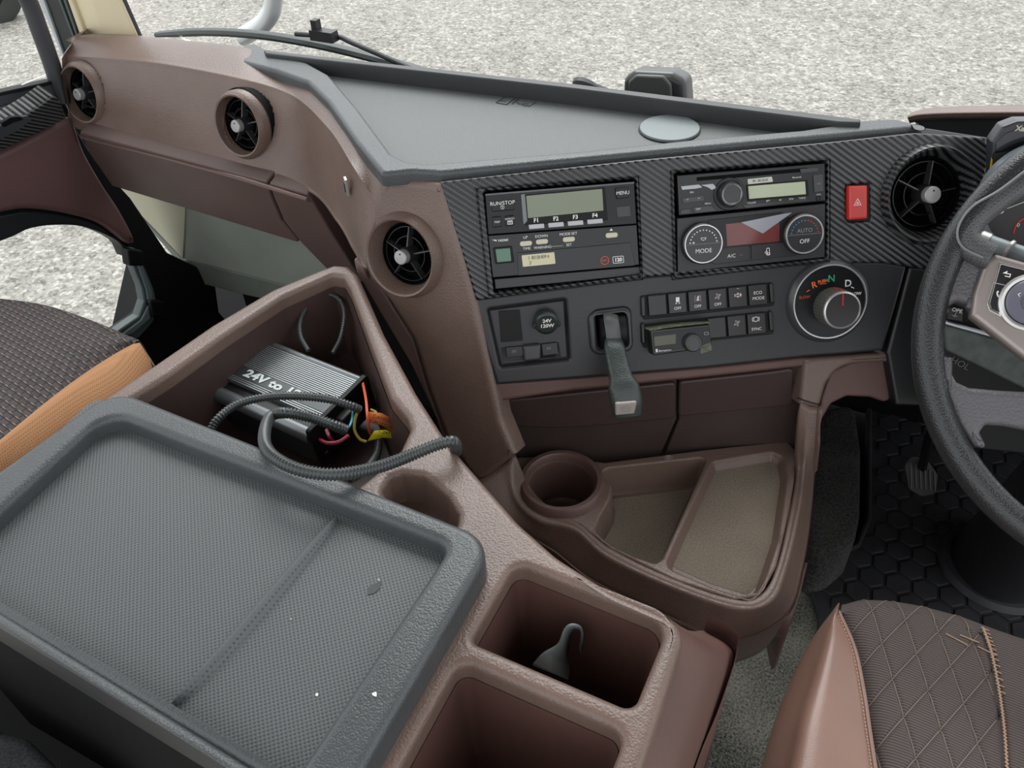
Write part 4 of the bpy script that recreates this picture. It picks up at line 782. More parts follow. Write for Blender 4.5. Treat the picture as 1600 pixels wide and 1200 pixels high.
# ================================================================== engine console
Zc = .66; FCn = FZ(Zc)
co = thing('engine_console', 'large brown grained centre console between the seats with open bins', 'console', FZ(.02))
out = FCn.l([(498, 421), (522, 412), (545, 414), (560, 428), (600, 520), (650, 612), (700, 690), (760, 758), (810, 815), (870, 868), (960, 925), (1076, 975), (1004, 1200), (970, 1330), (560, 1330), (470, 1215), (40, 950), (-100, 860), (-120, 820), (20, 725), (120, 650), (185, 606), (250, 562), (330, 507), (425, 451)])
rr = [.01] * len(out); rr[4:11] = [.08] * 7; rr[-6:] = [.02, .02, .05, .05, .05, .05]; rr[11] = .022
bin_ = rpoly(FCn.l([(518, 428), (536, 431), (546, 448), (576, 530), (610, 620), (636, 652), (641, 668), (626, 700), (596, 730), (520, 790), (200, 650), (190, 630), (262, 585), (350, 522), (440, 463)]), .008)
slot = rpoly(FCn.l([(595, 768), (608, 745), (628, 738), (662, 742), (700, 775), (716, 803), (712, 830), (640, 800)]), .008)
b1 = rpoly(FCn.l([(806, 878), (1026, 966), (1038, 990), (990, 1108), (736, 1000)]), [.012, .02, .02, .01, .006], 6)
b2 = rpoly(FCn.l([(718, 1030), (978, 1144), (952, 1210), (915, 1310), (560, 1310), (628, 1192)]), [.012, .012, .01, .02, .02, .01], 6)
MB().slab(rpoly(out, rr), 0, .5, .007, [bin_, slot, b1, b2], [(.125, .004), (.035, .002), (.16, .008), (.16, .008)], seg=4).obj('body', brown, co, FCn)
# darker brown overlays on the bin walls and floors
def liner(loop, d, name, m_, w0=.003):
    mb = MB(); L_ = clean(loop); L_ = L_ if area(L_) > 0 else L_[::-1]
    a = offs(L_, .0015); b = offs(L_, .010); n_ = len(L_); ia = mb.add([(p[0], p[1], -.018) for p in a]); ib = mb.add([(p[0], p[1], -d + .004) for p in b]); mb.ring(ib, ia, n_)
    t_ = geometry.tessellate_polygon([[Vector((p[0], p[1], 0)) for p in b]]); mb.tri(t_, list(range(ib, ib + n_)))
    return mb.obj(name, m_, co, FCn, flip=False)
liner(bin_, .125, 'storage_overlay', mat('storage overlay brown', (66, 50, 47), .5, bump='noise', bs=.2, scale=900))
liner(b1, .16, 'bin_overlay', brownR)
liner(b2, .16, 'bin_overlay', brownR)
# right skirt
rim = [onZ(*q, .636) - Vector((.004, 0, 0)) for q in ((1040, 960), (1066, 985), (1061, 1015), (1035, 1098), (1004, 1200), (975, 1310))]
k1 = [onZ(*q, .60) for q in ((1075, 985), (1112, 1010), (1118, 1040), (1090, 1130), (1065, 1215), (1035, 1320))]
k2 = [onZ(*q, .545) for q in ((1100, 985), (1140, 1008), (1146, 1035), (1118, 1125), (1084, 1210), (1050, 1320))]
k3 = [p + Vector((-.005, 0, -.5)) for p in k2]
MB().patch([k3, [p - Vector((0, 0, .012)) for p in k2], k2, k1, rim], 5, 3).obj('side_skirt', brownR, co, ang=40)
MB().slab(FZ(.653).l([(-170, 868), (0, 962), (430, 1215), (430, 1222), (0, 972), (-170, 880)]), 0, .3, 0).obj('under_lid_shade', pit, co, FZ(.653))  # near-black sheet in place of the shade below the lid
# lid
lid = D.objects.new('console_lid', None); COL.objects.link(lid); lid.parent = co; lid.matrix_basis = WM(co).inverted() @ FZ(Zc + .001).m; lab(lid, 'charcoal lid with raised rim and perforated inset mat')
Fl = FZ(.69)
lo = rpoly(Fl.l([(178, 604), (776, 842), (521, 1279), (-176, 858)]), [.035, .032, .02, .02], 8)
li = rpoly(Fl.l([(166, 643), (702, 851), (448, 1229), (-100, 888)]), [.025, .012, .012, .012], 6)
MB().slab(lo, 0, .03, .008, [li], seg=5).obj('rim', greyR, lid, Fl)
MB().slab([(x, y) for x, y in offs(lo if area(lo) > 0 else lo[::-1], .004)], -.024, .064, .004).obj('skirt', mat('lid skirt', (28, 30, 31), .45, bump='leather'), lid, Fl)
lo_f = FZ(.679)
lo_f = FZ(.671); li2 = lo_f.l([(150, 620), (735, 845), (480, 1275), (-140, 880)])
MB().slab(rpoly(li2, .012), 0, .008, .0008).obj('inset_mat', lidm, lid, lo_f)
rg = lo_f.l([(272, 1106), (292, 1073), (350, 1010), (440, 905), (500, 835), (526, 814), (520, 838), (465, 920), (380, 1022), (312, 1082)], .003)
re_ = [[(272, 1106), (300, 1060), (350, 1003), (440, 897), (497, 832), (528, 813)], [(272, 1106), (305, 1068), (358, 1011), (449, 905), (506, 838), (528, 813)], [(272, 1106), (311, 1078), (370, 1021), (460, 915), (514, 843), (528, 813)]]
MB().patch([[lo_f.g(*lo_f.p(*q), (-.0005, .007, -.0005)[k]) for q in r_] for k, r_ in enumerate(re_)], 8, 3).obj('raised_ridge', lidm, lid)
for x, y, s in ((495, 1086, 4), (586, 1085, 5), (592, 907, 3), (455, 968, 2)):
    pts = [(x + s * math.cos(a) * random.uniform(.5, 1), y + s * math.sin(a) * random.uniform(.5, 1)) for a in [k * .9 for k in range(7)]]
    ff = lo_f if x != 586 else Fl; stuff(MB().slab(ff.l(pts), .0008, .0006, 0).obj('crumb', white if s > 3 else mat('dust', (150, 150, 140)), lid, ff))
pts = [(574, 920), (585, 912), (596, 910), (594, 920), (584, 928), (574, 930)]
MB().slab(lo_f.l(pts), .0006, .0005, 0).obj('scuff', mat('scuff dark', (68, 72, 73), .7), lid, lo_f)
# cup divider clip
cl = thing('cup_divider', 'thin grey curved cup divider clip standing in the nearer console bin', 'divider', FZ(.535))
a0 = [onZ(*q) for q in ((832, 1040, .60), (850, 1022, .612), (874, 1008, .62), (884, 985, .635), (893, 978, .64), (906, 982, .635), (907, 998, .61), (905, 1015, .58), (915, 1040, .54))]
b0 = [onZ(*q) for q in ((888, 1062, .585), (890, 1048, .58), (888, 1030, .565), (890, 1008, .57), (899, 990, .575), (909, 992, .575), (909, 1008, .56), (907, 1024, .54), (920, 1048, .535))]
MB().patch([b0, a0], 5, 2).obj('blade', mat('grey soft plastic', (104, 112, 112), .4), cl, solid=.002, ang=60)

# ================================================================== amplifier box and wiring
ac = [onZ(*q) for q in ((412, 531, .608), (572, 594, .612), (490, 682, .606), (324, 604, .602))]
AU = (ac[1] - ac[0]); AV = (ac[0] - ac[3]); FA = Fr(ac[3], AU, AV); Lx = AU.length; Ly = AV.length
am = thing('power_converter', 'black finned voltage converter lying askew in the open console bin', 'converter', FA.sub(0, 0, -.055))
MB().slab(rect(.002, .0, Lx - .004, Ly, .003), -.004, .05, .004).obj('body', mat('converter black', (26, 27, 28), .35, metal=.3), am, FA)
fn = MB(); nf = 24
for i in range(nf):
    v0 = .022 + (Ly - .030) * i / (nf - 1)
    if .045 < v0 < .058 or (.028 < v0 < .048): 
        if i % 1 == 0 and v0 < .046 and v0 > .028: continue
    fn.box((Lx / 2, v0, -.001), (Lx - .012, .0016, .007))
stuff(fn.obj('cooling_fins', mat('fin alloy', (130, 134, 136), .3, metal=.6), am, FA, ang=20))
MB().slab(rect(.004, .029, Lx - .006, .047), .0022, .006, .0008).obj('name_strip', mat('strip anodised', (66, 70, 72), .3, metal=.5), am, FA)
tt = text('24V to 12V', FA.sub(Lx * .47, .038, .0026), .0165, mat('silver print', (190, 200, 196), .4), am, bold=.0007, sx=1.35)
# rounded silver edges
MB().tube([FA.g(.003, .003, -.010), FA.g(Lx - .005, .003, -.010)], .0095, 14).obj('rounded_edge', mat('edge anodised', (112, 116, 118), .3, metal=.6), am)
MB().tube([FA.g(.003, Ly, -.006), FA.g(Lx - .005, Ly, -.006)], .006, 12).obj('rounded_edge', mat('edge anodised', (112, 116, 118)), am)
MB().slab(rect(.0, -.04, Lx, -.002, .003), 0, .004, .001).obj('side_plate', mat('converter side', (40, 42, 44), .4, metal=.3), am, Fr(FA.g(0, -.004, -.008), FA.U, FA.W))
fe = Fr(FA.g(Lx, 0, 0), FA.V, FA.W)
ep = MB().slab(rect(-.004, -.05, Ly + .004, .006, .004), .002, .006, .001).obj('end_plate', blk2, am, fe)
for x, y in ((.008, -.040), (Ly - .008, -.004), (.02, -.02)): MB().slab(circ(x, y, .0035, 14), .0045, .003, .001).obj('screw', mat('screw dark', (60, 60, 62), .3, metal=.7), ep, fe)
MB().slab(rect(.035, -.035, Ly - .03, -.008, .003), .012, .012, .002).obj('terminal_block', blk, ep, fe)
UP = .028
def oz(x, y, z): return onZ(x, y, z + UP if z < .64 else z)
def conduit(pts, r, name, label, pitch=.0034):
    P = spline(pts, 10); d = [0]
    for a, b in zip(P, P[1:]): d.append(d[-1] + (b - a).length)
    tot = d[-1]; n_ = int(tot / pitch) * 4; Q_ = []; rs = []; j = 0
    for i in range(n_):
        s = tot * i / (n_ - 1)
        while j < len(d) - 2 and d[j + 1] < s: j += 1
        k = (s - d[j]) / max(1e-9, d[j + 1] - d[j]); Q_.append(lp(P[j], P[j + 1], k)); rs.append(r if i % 4 in (1, 2) else r * .80)
    return tag(MB().tube(Q_, rs, 12).obj(name, mat('corrugated conduit', (58, 62, 62), .28), ang=80), label, 'conduit')
c1 = [(540, 672, .60), (520, 664, .612), (485, 652, .62), (448, 645, .63), (424, 650, .645), (414, 672, .68), (416, 700, .705), (440, 722, .712), (480, 737, .71), (530, 741, .705), (590, 730, .692), (640, 712, .684), (680, 696, .684), (705, 690, .683), (712, 696, .67), (712, 706, .64)]
conduit([oz(*q) for q in c1], .0062, 'wire_conduit', 'thick ribbed black conduit looping over the console edge')
c2 = [(330, 700, .60), (330, 672, .612), (345, 650, .62), (375, 630, .622), (420, 620, .622), (470, 619, .622), (515, 624, .62), (548, 634, .61), (562, 640, .60)]
conduit([oz(*q) for q in c2], .0050, 'wire_conduit', 'thinner ribbed conduit arching across the converter top')
c3 = [(482, 548, .585), (470, 525, .59), (470, 500, .595), (484, 474, .602), (508, 460, .605), (530, 468, .600), (538, 492, .590), (532, 528, .575), (520, 552, .57)]
conduit([oz(*q) for q in c3], .0032, 'wire_conduit', 'thin dark conduit loop against the shadowed bin wall')
c4 = [(592, 690, .53), (588, 712, .56), (570, 735, .60), (548, 748, .63)]
conduit([oz(*q) for q in c4], .0045, 'wire_conduit', 'short ribbed conduit end emerging beside the lid edge')
def wire(pts, r, m_, label): tag(MB().tube(spline([oz(*q) for q in pts], 6), r, 8).obj('wire', m_), label, 'wire')
wire([(567, 598, .585), (572, 625, .60), (574, 650, .60), (577, 672, .58), (582, 685, .55)], .0016, mat('orange wire', (214, 96, 66), .4), 'orange wire running down from the converter corner')
wire([(497, 686, .56), (512, 692, .575), (530, 690, .58), (545, 680, .585)], .0020, mat('pink wire', (176, 60, 84), .4), 'thick pink red wire bending below the converter end')
wire([(510, 672, .58), (514, 682, .58), (520, 690, .57)], .0020, mat('dark red wire', (120, 34, 50), .4), 'short dark red wire at the converter end plate')
wire([(528, 672, .60), (538, 673, .598), (546, 666, .60), (550, 655, .60), (552, 640, .60)], .0014, mat('blue wire', (40, 140, 170), .4), 'thin blue green wire at the end of the thick conduit')
wire([(560, 640, .60), (555, 655, .59), (554, 672, .58), (562, 686, .57), (572, 690, .565)], .0016, mat('yellow wire', (196, 172, 74), .4), 'pale yellow wire curling beside the warning tags')
wire([(580, 640, .57), (588, 645, .58), (590, 660, .58)], .0014, mat('green yellow wire', (180, 190, 90), .4), 'short green yellow wire loop behind the orange tag')
def flag(pts, m_, name, label, txt):
    P = [oz(*q) for q in pts]; o = MB(); o.grid([[P[0], lp(P[0], P[1], .5) + Vector((0, 0, .004)), P[1]], [P[3], lp(P[3], P[2], .5) + Vector((0, 0, .004)), P[2]]]); t_ = thing(name, label, 'tag', Fr(P[3], (1, 0, 0), (0, 1, 0)))
    o.obj('sheet', m_, t_, solid=.0006); c = (P[0] + P[2]) / 2; fr_ = Fr(c, P[1] - P[0], P[0] - P[3])
    if fr_.W.z < 0: fr_ = Fr(c, P[1] - P[0], P[3] - P[0])
    for i, s in enumerate(txt): text(s, fr_.sub(0, .004 - i * .006, .0035), .006, inkm, t_)
flag([(576, 643, .60), (618, 656, .585), (616, 676, .575), (576, 660, .59)], mat('orange tag', (206, 108, 40), .6), 'orange_tag', 'orange paper warning tag tied to the converter wires', ['DANGER', 'CAUTION'])
flag([(585, 673, .575), (620, 678, .565), (622, 686, .560), (574, 689, .565)], mat('yellow tag', (226, 212, 26), .5), 'yellow_tag', 'bright yellow tag lying in the bin corner below the orange tag', ['1-3472-1'])

# ================================================================== bed edge at lower left
tag(MB().slab(rpoly(FZ(.46).l([(-150, 1010), (0, 1140), (40, 1150), (150, 1260), (-150, 1350)]), .01), 0, .3, .01).obj('bed_cushion', bedfelt, None, FZ(.46)), 'dark grey felt cushion corner at the lower left edge', 'cushion')

# ================================================================== driver floor
tag(MB().slab(FZ(.004).l([(1040, 980), (1250, 860), (1262, 860), (1300, 1010), (1300, 1300), (900, 1300)]), 0, .004, 0).obj('floor_carpet', carpet, None, FZ(.004)), 'speckled grey floor carpet beside the driver seat', 'carpet')
Fm = FZ(.016)
fm = thing('floor_mat', 'black rubber driver floor mat with raised hexagon pattern', 'mat', FZ(.006))
mo = Fm.l([(1256, 880), (1292, 877), (1335, 850), (1352, 810), (1354, 640), (1800, 600), (1800, 1120), (1290, 1120), (1278, 960)])
MB().slab(mo, 0, .012, .004).obj('base', rubber, fm, Fm)
e0 = Vector((*Fm.p(1298, 915), 0)); e1 = Vector((*Fm.p(1339, 925), 0)) - e0; pit_ = e1.length; th0 = math.atan2(e1.y, e1.x); hx = MB()
e2 = Vector((math.cos(th0 + math.pi / 3), math.sin(th0 + math.pi / 3), 0)) * pit_
for i in range(-14, 16):
    for j in range(-6, 16):
        c = e0 + e1 * i + e2 * j
        h = [(c.x + pit_ * .50 * math.cos(th0 + math.pi / 6 + k * math.pi / 3), c.y + pit_ * .50 * math.sin(th0 + math.pi / 6 + k * math.pi / 3)) for k in range(6)]
        if all(inside(q, mo) for q in h): hx.slab(h, .0035, .004, .0018, seg=2)
stuff(hx.obj('hexagon_relief', rubber, fm, Fm))
MB().tube([Fm.g(*Fm.p(*q), .002) for q in ((1258, 884), (1294, 880), (1340, 853), (1357, 812), (1358, 640))], .005, 8).obj('raised_border', rubber, fm)
f_ = FZ(.12); tag(MB().slab(rpoly(f_.l([(1262, 850), (1275, 730), (1290, 640), (1335, 625), (1346, 700), (1345, 800), (1338, 838), (1310, 862), (1285, 868)]), .02), 0, .12, .012, seg=5).obj('footrest', carpetD, None, f_), 'dark carpet covered footrest hump beside the tray leg', 'footrest')
pd = thing('brake_pedal', 'black ribbed brake pedal deep in the driver footwell', 'pedal', Fr(onZ(1440, 745, .1), (1, 0, 0), (0, 1, 0)))
fp = Fr(onZ(1440, 745, .12), (.95, .3, 0), (-.2, .7, .7))
MB().slab(rpoly(fp.l([(1414, 728), (1424, 712), (1448, 716), (1466, 742), (1462, 772), (1440, 776), (1420, 764)]), .008), 0, .01, .002).obj('pedal_pad', mat('pedal rubber', (50, 50, 50), .6), pd, fp)
for k in range(6):
    x = 1421 + k * 7.4; MB().slab(fp.l([(x, 722 + k * 3), (x + 2.5, 722 + k * 3), (x + 4, 762 + k), (x + 1.5, 762 + k)]), .003, .003, .0008).obj('pedal_rib', mat('pedal rib', (74, 74, 74), .5), pd, fp)
MB().tube([onZ(1440, 735, .12), onZ(1450, 690, .22), onZ(1480, 600, .55)], .008, 8).obj('pedal_arm', blk2, pd)
sc_ = thing('steering_column', 'black steering column shroud rising from the rubber mat', 'column', Fr(onZ(1560, 905, .02), (1, 0, 0), (0, 1, 0)))
pb = onZ(1562, 880, .03); pt_ = Vector((.27, .86, .62)); ax = (pt_ - pb)
MB().tube([pb, lp(pb, pt_, .12), lp(pb, pt_, .5), pt_], [.078, .075, .066, .055], 32).obj('shroud', mat('column black', (30, 30, 32), .35), sc_)
MB().lathe([(.098, 0), (.092, .012), (.080, .014)], n=40).obj('boot_ring', rubber, sc_, FZ(.016).sub(pb.x, pb.y, .004))
fs = Fr(onZ(1563, 892, .12), (1, 0, 0), (0, .8, .5)); MB().lathe([(.008, 0), (.007, .003), (.004, .003), (.003, .0), (0, 0)], n=18).obj('screw', silver, sc_, fs)

# ================================================================== driver seat
ds = thing('truck_seat', 'driver seat with quilted dark fabric centre and brown leather side bolster', 'seat', FZ(.1).sub(.25, .4))
Zs = .45
fro = [onZ(*q, Zs) for q in ((1313, 958), (1352, 950), (1420, 956), (1500, 976), (1560, 998), (1680, 1040), (1800, 1090))]
sea = [onZ(*q, Zs) for q in ((1313, 958), (1338, 1015), (1352, 1080), (1362, 1145), (1371, 1205), (1385, 1290), (1430, 1520))]
fs_ = spline(fro, 24); ss_ = spline(sea, 24)
n0 = onZ(1393, 1064, Zs); la = onZ(1410.5, 1123.5, Zs) - n0; lb = onZ(1430.5, 1024, Zs) - n0; det = la.x * lb.y - la.y * lb.x
stx = [onZ(*q, Zs) for q in ((1535, 982), (1548, 1020), (1560, 1080), (1568, 1140), (1573, 1210), (1580, 1290), (1610, 1520))]; st_s = spline(stx, 12)
def seat_z(p):
    d = p - n0; i = (d.x * lb.y - d.y * lb.x) / det; j = (la.x * d.y - la.y * d.x) / det
    di = abs(i - round(i)) * abs(det) / lb.length; dj = abs(j - round(j)) * abs(det) / la.length
    z = -.0026 * math.exp(-(di / .0018) ** 2) - .0026 * math.exp(-(dj / .0018) ** 2)
    return z
def sx_at(y):
    for a, b in zip(st_s, st_s[1:]):
        if (a.y - y) * (b.y - y) <= 0: return a.x + (b.x - a.x) * (y - a.y) / (b.y - a.y + 1e-9)
    return st_s[0].x if y > st_s[0].y else st_s[-1].x
G = []
for k in range(12):
    a = math.pi / 2 * k / 11; G.append([p + Vector((0, .03 * math.cos(a), -.045 * (1 - math.sin(a)))) for p in fs_])
for r_ in range(1, len(ss_)):
    dlt = ss_[r_] - ss_[0]; row = []
    for k, p in enumerate(fs_):
        q = p + dlt; s_ = sx_at(q.y); z = seat_z(q) if q.x < s_ else 0
        z -= .004 * math.exp(-((q.x - s_) / .003) ** 2); z -= .006 * math.exp(-((q.x - ss_[r_].x) / .006) ** 2); z += .006 * math.sin(min(1, k / 60) * math.pi)
        row.append(Vector((q.x, q.y, Zs + z)))
    G.append(row)
MB().grid([[p - Vector((0, 0, .3)) for p in G[0]]] + G).obj('cushion', fabric, ds, flip=True, ang=60)
o1 = [onZ(*q) for q in ((1306, 951, .448), (1268, 1000, .40), (1236, 1062, .39), (1212, 1125, .385), (1192, 1195, .38), (1170, 1290, .38), (1110, 1520, .38))]
m1 = [onZ(*q) for q in ((1310, 953, .452), (1300, 1000, .462), (1285, 1068, .466), (1270, 1130, .467), (1258, 1200, .467), (1240, 1290, .467), (1215, 1520, .467))]
m0 = [lp(a, b, .5) + Vector((0, 0, .012)) for a, b in zip(m1, o1)]
lw = [p + Vector((.004, -.004, -.06)) for p in o1]; lw2 = [p + Vector((.02, -.01, -.36)) for p in o1]
s_b = [onZ(*q, Zs + .002) for q in ((1313, 957), (1338, 1015), (1352, 1080), (1362, 1145), (1371, 1205), (1385, 1290), (1430, 1520))]
MB().patch([lw2, lw, o1, m0, m1, s_b], 6, 5).obj('side_bolster', leather, ds, ang=80)
stt = MB(); pp = spline(s_b, 22)
MB().tube([p + Vector((-.002, 0, .001)) for p in pp], .0022, 8).obj('piping', leather, ds)
for i in range(0, len(pp) - 1, 2): stt.tube([pp[i] + Vector((-.006, 0, .003)), pp[i + 1] + Vector((-.006, 0, .003))], .0006, 5)
for i in range(len(st_s) - 1):
    a = st_s[i]; b = st_s[i + 1]; stt.tube([a + Vector((-.001, 0, .002)), lp(a, b, .7) + Vector((.001, 0, .002))], .0010, 5)
    if i < 26 and i % 2 == 0: stt.tube([a + Vector((-.002, 0, .0015)), a + Vector((.006, -.001, .0015))], .0005, 5)
for x0, y0, x1, y1 in ((1478, 990, 1512, 1008), (1500, 992, 1530, 1004), (1528, 1010, 1556, 1024)): stt.tube([onZ(x0, y0, Zs + .001), onZ(x1, y1, Zs + .001)], .0006, 5)
from mathutils.bvhtree import BVHTree
qv = [tuple(p) for g_ in G for p in g_]; nc = len(G[0]); qf = [(r_ * nc + c, r_ * nc + c + 1, (r_ + 1) * nc + c + 1, (r_ + 1) * nc + c) for r_ in range(len(G) - 1) for c in range(nc - 1)]
bvh = BVHTree.FromPolygons(qv, qf); ql = MB()
for fam in (0, 1):
    for i in range(-9, 10):
        run = []
        for k in range(-100, 101):
            p = n0 + (la * i + lb * (k / 10) if fam else lb * i + la * (k / 10)); hit = bvh.ray_cast(Vector((p.x, p.y, 1)), Vector((0, 0, -1)))[0]
            if hit and p.x < sx_at(p.y) - .004: run.append(hit + Vector((0, 0, .0004)))
            else:
                if len(run) > 2: ql.tube(run, .0007, 5)
                run = []
        if len(run) > 2: ql.tube(run, .0007, 5)
stuff(ql.obj('quilt_lines', mat('pale brown thread', (112, 98, 92), .7), ds))
stuff(stt.obj('stitching', mat('tan thread', (168, 136, 112), .7), ds))

# ================================================================== passenger seat
pz = thing('truck_seat', 'passenger seat with dark woven centre and tan fabric bolster', 'seat', FZ(.1).sub(-1.05, .4))
bk = [onZ(*q) for q in ((-520, 600, .55), (-160, 478, .55), (-60, 470, .555), (0, 474, .56), (60, 482, .56), (130, 504, .56), (208, 536, .555))]
sm = [onZ(*q) for q in ((-520, 1110, .56), (-160, 815, .56), (-60, 742, .56), (0, 693, .56), (60, 640, .56), (130, 584, .56), (206, 540, .556))]
dn = [p + Vector((0, .015, -.04)) for p in bk]; dn2 = [p + Vector((0, .0, -.35)) for p in bk]
MB().patch([dn2, dn, bk, [lp(a, b, .3) + Vector((0, 0, .008)) for a, b in zip(bk, sm)], [lp(a, b, .7) + Vector((0, 0, .008)) for a, b in zip(bk, sm)], sm], 6, 5).obj('cushion', weave, pz, flip=True, ang=70)
ou = [onZ(*q) for q in ((-520, 1190, .55), (-160, 880, .55), (-60, 790, .55), (0, 737, .55), (60, 697, .55), (130, 650, .55), (200, 610, .55), (236, 578, .545), (232, 560, .55))]
si = [onZ(*q) for q in ((-520, 1107, .558), (-160, 812, .558), (-60, 739, .558), (0, 690, .558), (60, 637, .558), (115, 594, .558), (160, 564, .558), (205, 538, .556), (218, 540, .552))]
md_ = [lp(a, b, .45) + Vector((0, 0, .014)) for a, b in zip(si, ou)]
MB().patch([si, md_, ou, [p + Vector((.004, -.01, -.03)) for p in ou], [p + Vector((0, -.01, -.1)) for p in ou]], 5, 5).obj('side_bolster', tan, pz, ang=80)
MB().patch([[si[-1], md_[-1], ou[-1]], [p + Vector((.003, .004, -.03)) for p in (si[-1], md_[-1], ou[-1])]], 3, 3).obj('bolster_end', tan, pz)

# ================================================================== right side: hood, display, cluster
hd = thing('instrument_hood', 'brown grained hood over the instruments at the right edge', 'hood', Fr(onY(1520, 200, 1.15), (1, 0, 0), (0, 0, 1)))
h0 = [onY(*q, 1.24) for q in ((1424, 176), (1445, 170), (1480, 167), (1540, 165), (1620, 163), (1760, 160))]
h1_ = [onY(*q, 1.19) for q in ((1418, 184), (1438, 180), (1478, 178), (1540, 177), (1620, 177), (1760, 180))]
h2_ = [p + Vector((.004, .012, -.012)) for p in h1_]
MB().patch([h2_, h1_, [lp(a, b, .2) + Vector((0, 0, .002)) for a, b in zip(h1_, h0)], h0], 6, 3).obj('hood_top', brown, hd, solid=.006, ang=50)
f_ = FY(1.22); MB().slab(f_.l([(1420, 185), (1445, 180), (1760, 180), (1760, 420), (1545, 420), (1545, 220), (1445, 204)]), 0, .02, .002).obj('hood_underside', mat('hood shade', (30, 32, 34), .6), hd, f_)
f_ = Fr(onY(1490, 215, 1.14), (1, .25, -.02), (0, .8, .5)); MB().slab(f_.l([(1432, 192), (1440, 200), (1546, 216), (1548, 224), (1438, 212)], .0), .002, .02, .002).obj('top_strip', mat('strip grey', (74, 76, 80), .4), hd, f_)
dp = thing('display_unit', 'black rounded display unit with small pale script mark beside the carbon look fascia', 'display', Fr(onY(1590, 260, 1.06), (1, 0, 0), (0, 0, 1)))
f_ = Fr(onY(1590, 240, 1.06), (1, .18, 0), (0, .25, 1))
MB().slab(rpoly(f_.l([(1546, 330), (1549, 222), (1566, 198), (1590, 189), (1760, 186), (1760, 330)]), .004), 0, .03, .003).obj('housing', mat('display housing', (46, 48, 54), .3), dp, f_)
MB().slab(rpoly(f_.l([(1551, 330), (1556, 224), (1572, 208), (1596, 200), (1760, 198), (1760, 330)], .001), .004), .001, .002, .0006).obj('screen', mat('display glass', (24, 26, 32), .12), dp, f_)
text('Xa', f_.at(1594, 201, .0015), .008, mat('pale print2', (190, 186, 172)), dp, bold=.0004)
MB().slab(f_.l([(1549.5, 246), (1551, 250), (1549, 270), (1545.5, 272)], .002), .002, .002, 0).obj('yellow_reflection', mat('amber', (214, 164, 40), .4), dp, f_)  # yellow reflection on the housing edge, painted as a solid sliver
ic = thing('instrument_cluster', 'round gauge with grey bezel behind the steering wheel', 'gauge', Fr(onY(1600, 350, 1.0), (1, 0, 0), (0, 0, 1)))
f_ = Fr(onY(1632, 318, 1.02), (1, .1, 0), (0, .5, 1)); rg_ = Vector(f_.p(1556, 372)).length
MB().lathe([(rg_ * 1.18, -.01), (rg_ * 1.12, .006), (rg_ * 1.02, .008), (rg_, .0), (rg_ * .97, -.012)], n=60).obj('bezel', mat('gauge bezel', (92, 98, 102), .35), ic, f_)
MB().slab(circ(0, 0, rg_, 50), -.012, .003, 0).obj('gauge_face', mat('gauge face', (52, 50, 50), .5), ic, f_)
MB().slab(f_.l([(1553, 240), (1800, 200), (1800, 600), (1520, 520), (1530, 400), (1550, 330)], -.016), -.016, .01, 0).obj('cluster_back', blk2, ic, f_)
text('0', f_.at(1565, 329, -.010), .011, white, ic, bold=.0002)
a, b = f_.p(1554, 333, -.010), f_.p(1640, 300, -.010); MB().slab([a, (a[0], a[1] - .0008), (b[0], b[1] - .0008), b], -.0105, .0004, 0).obj('gauge_line', white, ic, f_)
f5 = f_.at(1612, 362, -.0105); MB().lathe([(.017, 0), (.0185, 0)], n=24, a0=2.0, a1=3.4).obj('red_arc', redp, ic, f5); text('0', f_.at(1591, 352, -.010), .006, white, ic)
stk = thing('control_stalk', 'silver grey control stalk behind the upper steering wheel spoke', 'stalk', Fr(onY(1570, 390, .88), (1, 0, 0), (0, 0, 1)))
pk = [onY(1528, 372, .90), onY(1552, 382, .895), onY(1580, 392, .89), onY(1640, 412, .88)]
MB().tube(pk, .0085, 16).obj('stem', mat('stalk grey', (120, 128, 130), .3), stk)
MB().tube([onY(1531, 374, .898), onY(1544, 379, .896)], .0098, 16).obj('stalk_ring', silver, stk); MB().tube([onY(1575, 388, .886), onY(1579, 390, .885)], .0098, 16).obj('stalk_ring', silver, stk)

# knee side dark covers
kc = thing('column_cover', 'dark grey dusty lower column cover seen through the steering wheel', 'cover', Fr(onY(1560, 560, .92), (1, 0, 0), (0, 0, 1)))
f_ = Fr(onY(1540, 540, .90), (1, .1, -.12), (0, .35, 1))
MB().slab(f_.l([(1476, 400), (1700, 440), (1700, 720), (1500, 700), (1470, 560)], -.012), -.012, .02, .003).obj('back_cover', blk2, kc, f_)
MB().slab(rpoly(f_.l([(1474, 506), (1560, 530), (1700, 560), (1700, 640), (1600, 608), (1478, 548)]), .003), 0, .015, .003).obj('dusty_shelf', mat('dusty shelf', (74, 80, 78), .5, bump='noise', bs=.6, scale=200, var=.25, vs=60), kc, f_)
MB().slab(f_.l([(1474, 502), (1560, 526), (1700, 560), (1700, 564), (1560, 530), (1474, 506)], .004), .004, .008, .0008).obj('bright_edge', mat('bright edge', (190, 192, 196), .3, metal=.5), kc, f_)
ob = MB().slab(rpoly(f_.l([(1480, 482), (1504, 487), (1504, 503), (1480, 499)], .002), .001), .002, .014, .001).obj('mode_button', button, kc, f_)
text('OPE.', f_.at(1494, 481, .004), .006, white, kc, w=.012); f6 = f_.at(1492, 493, .004); MB().slab(rect(-.003, -.0008, .003, 0), .0, .0002, 0).slab(rect(-.0004, -.002, .0004, .0035), .0, .0002, 0).obj('lift_symbol', greyprint, ob, f6)
text('HOL', f_.at(1500, 568, -.010), .011, mat('embossed grey', (84, 84, 84)), kc, w=.0005, rot=-.2)

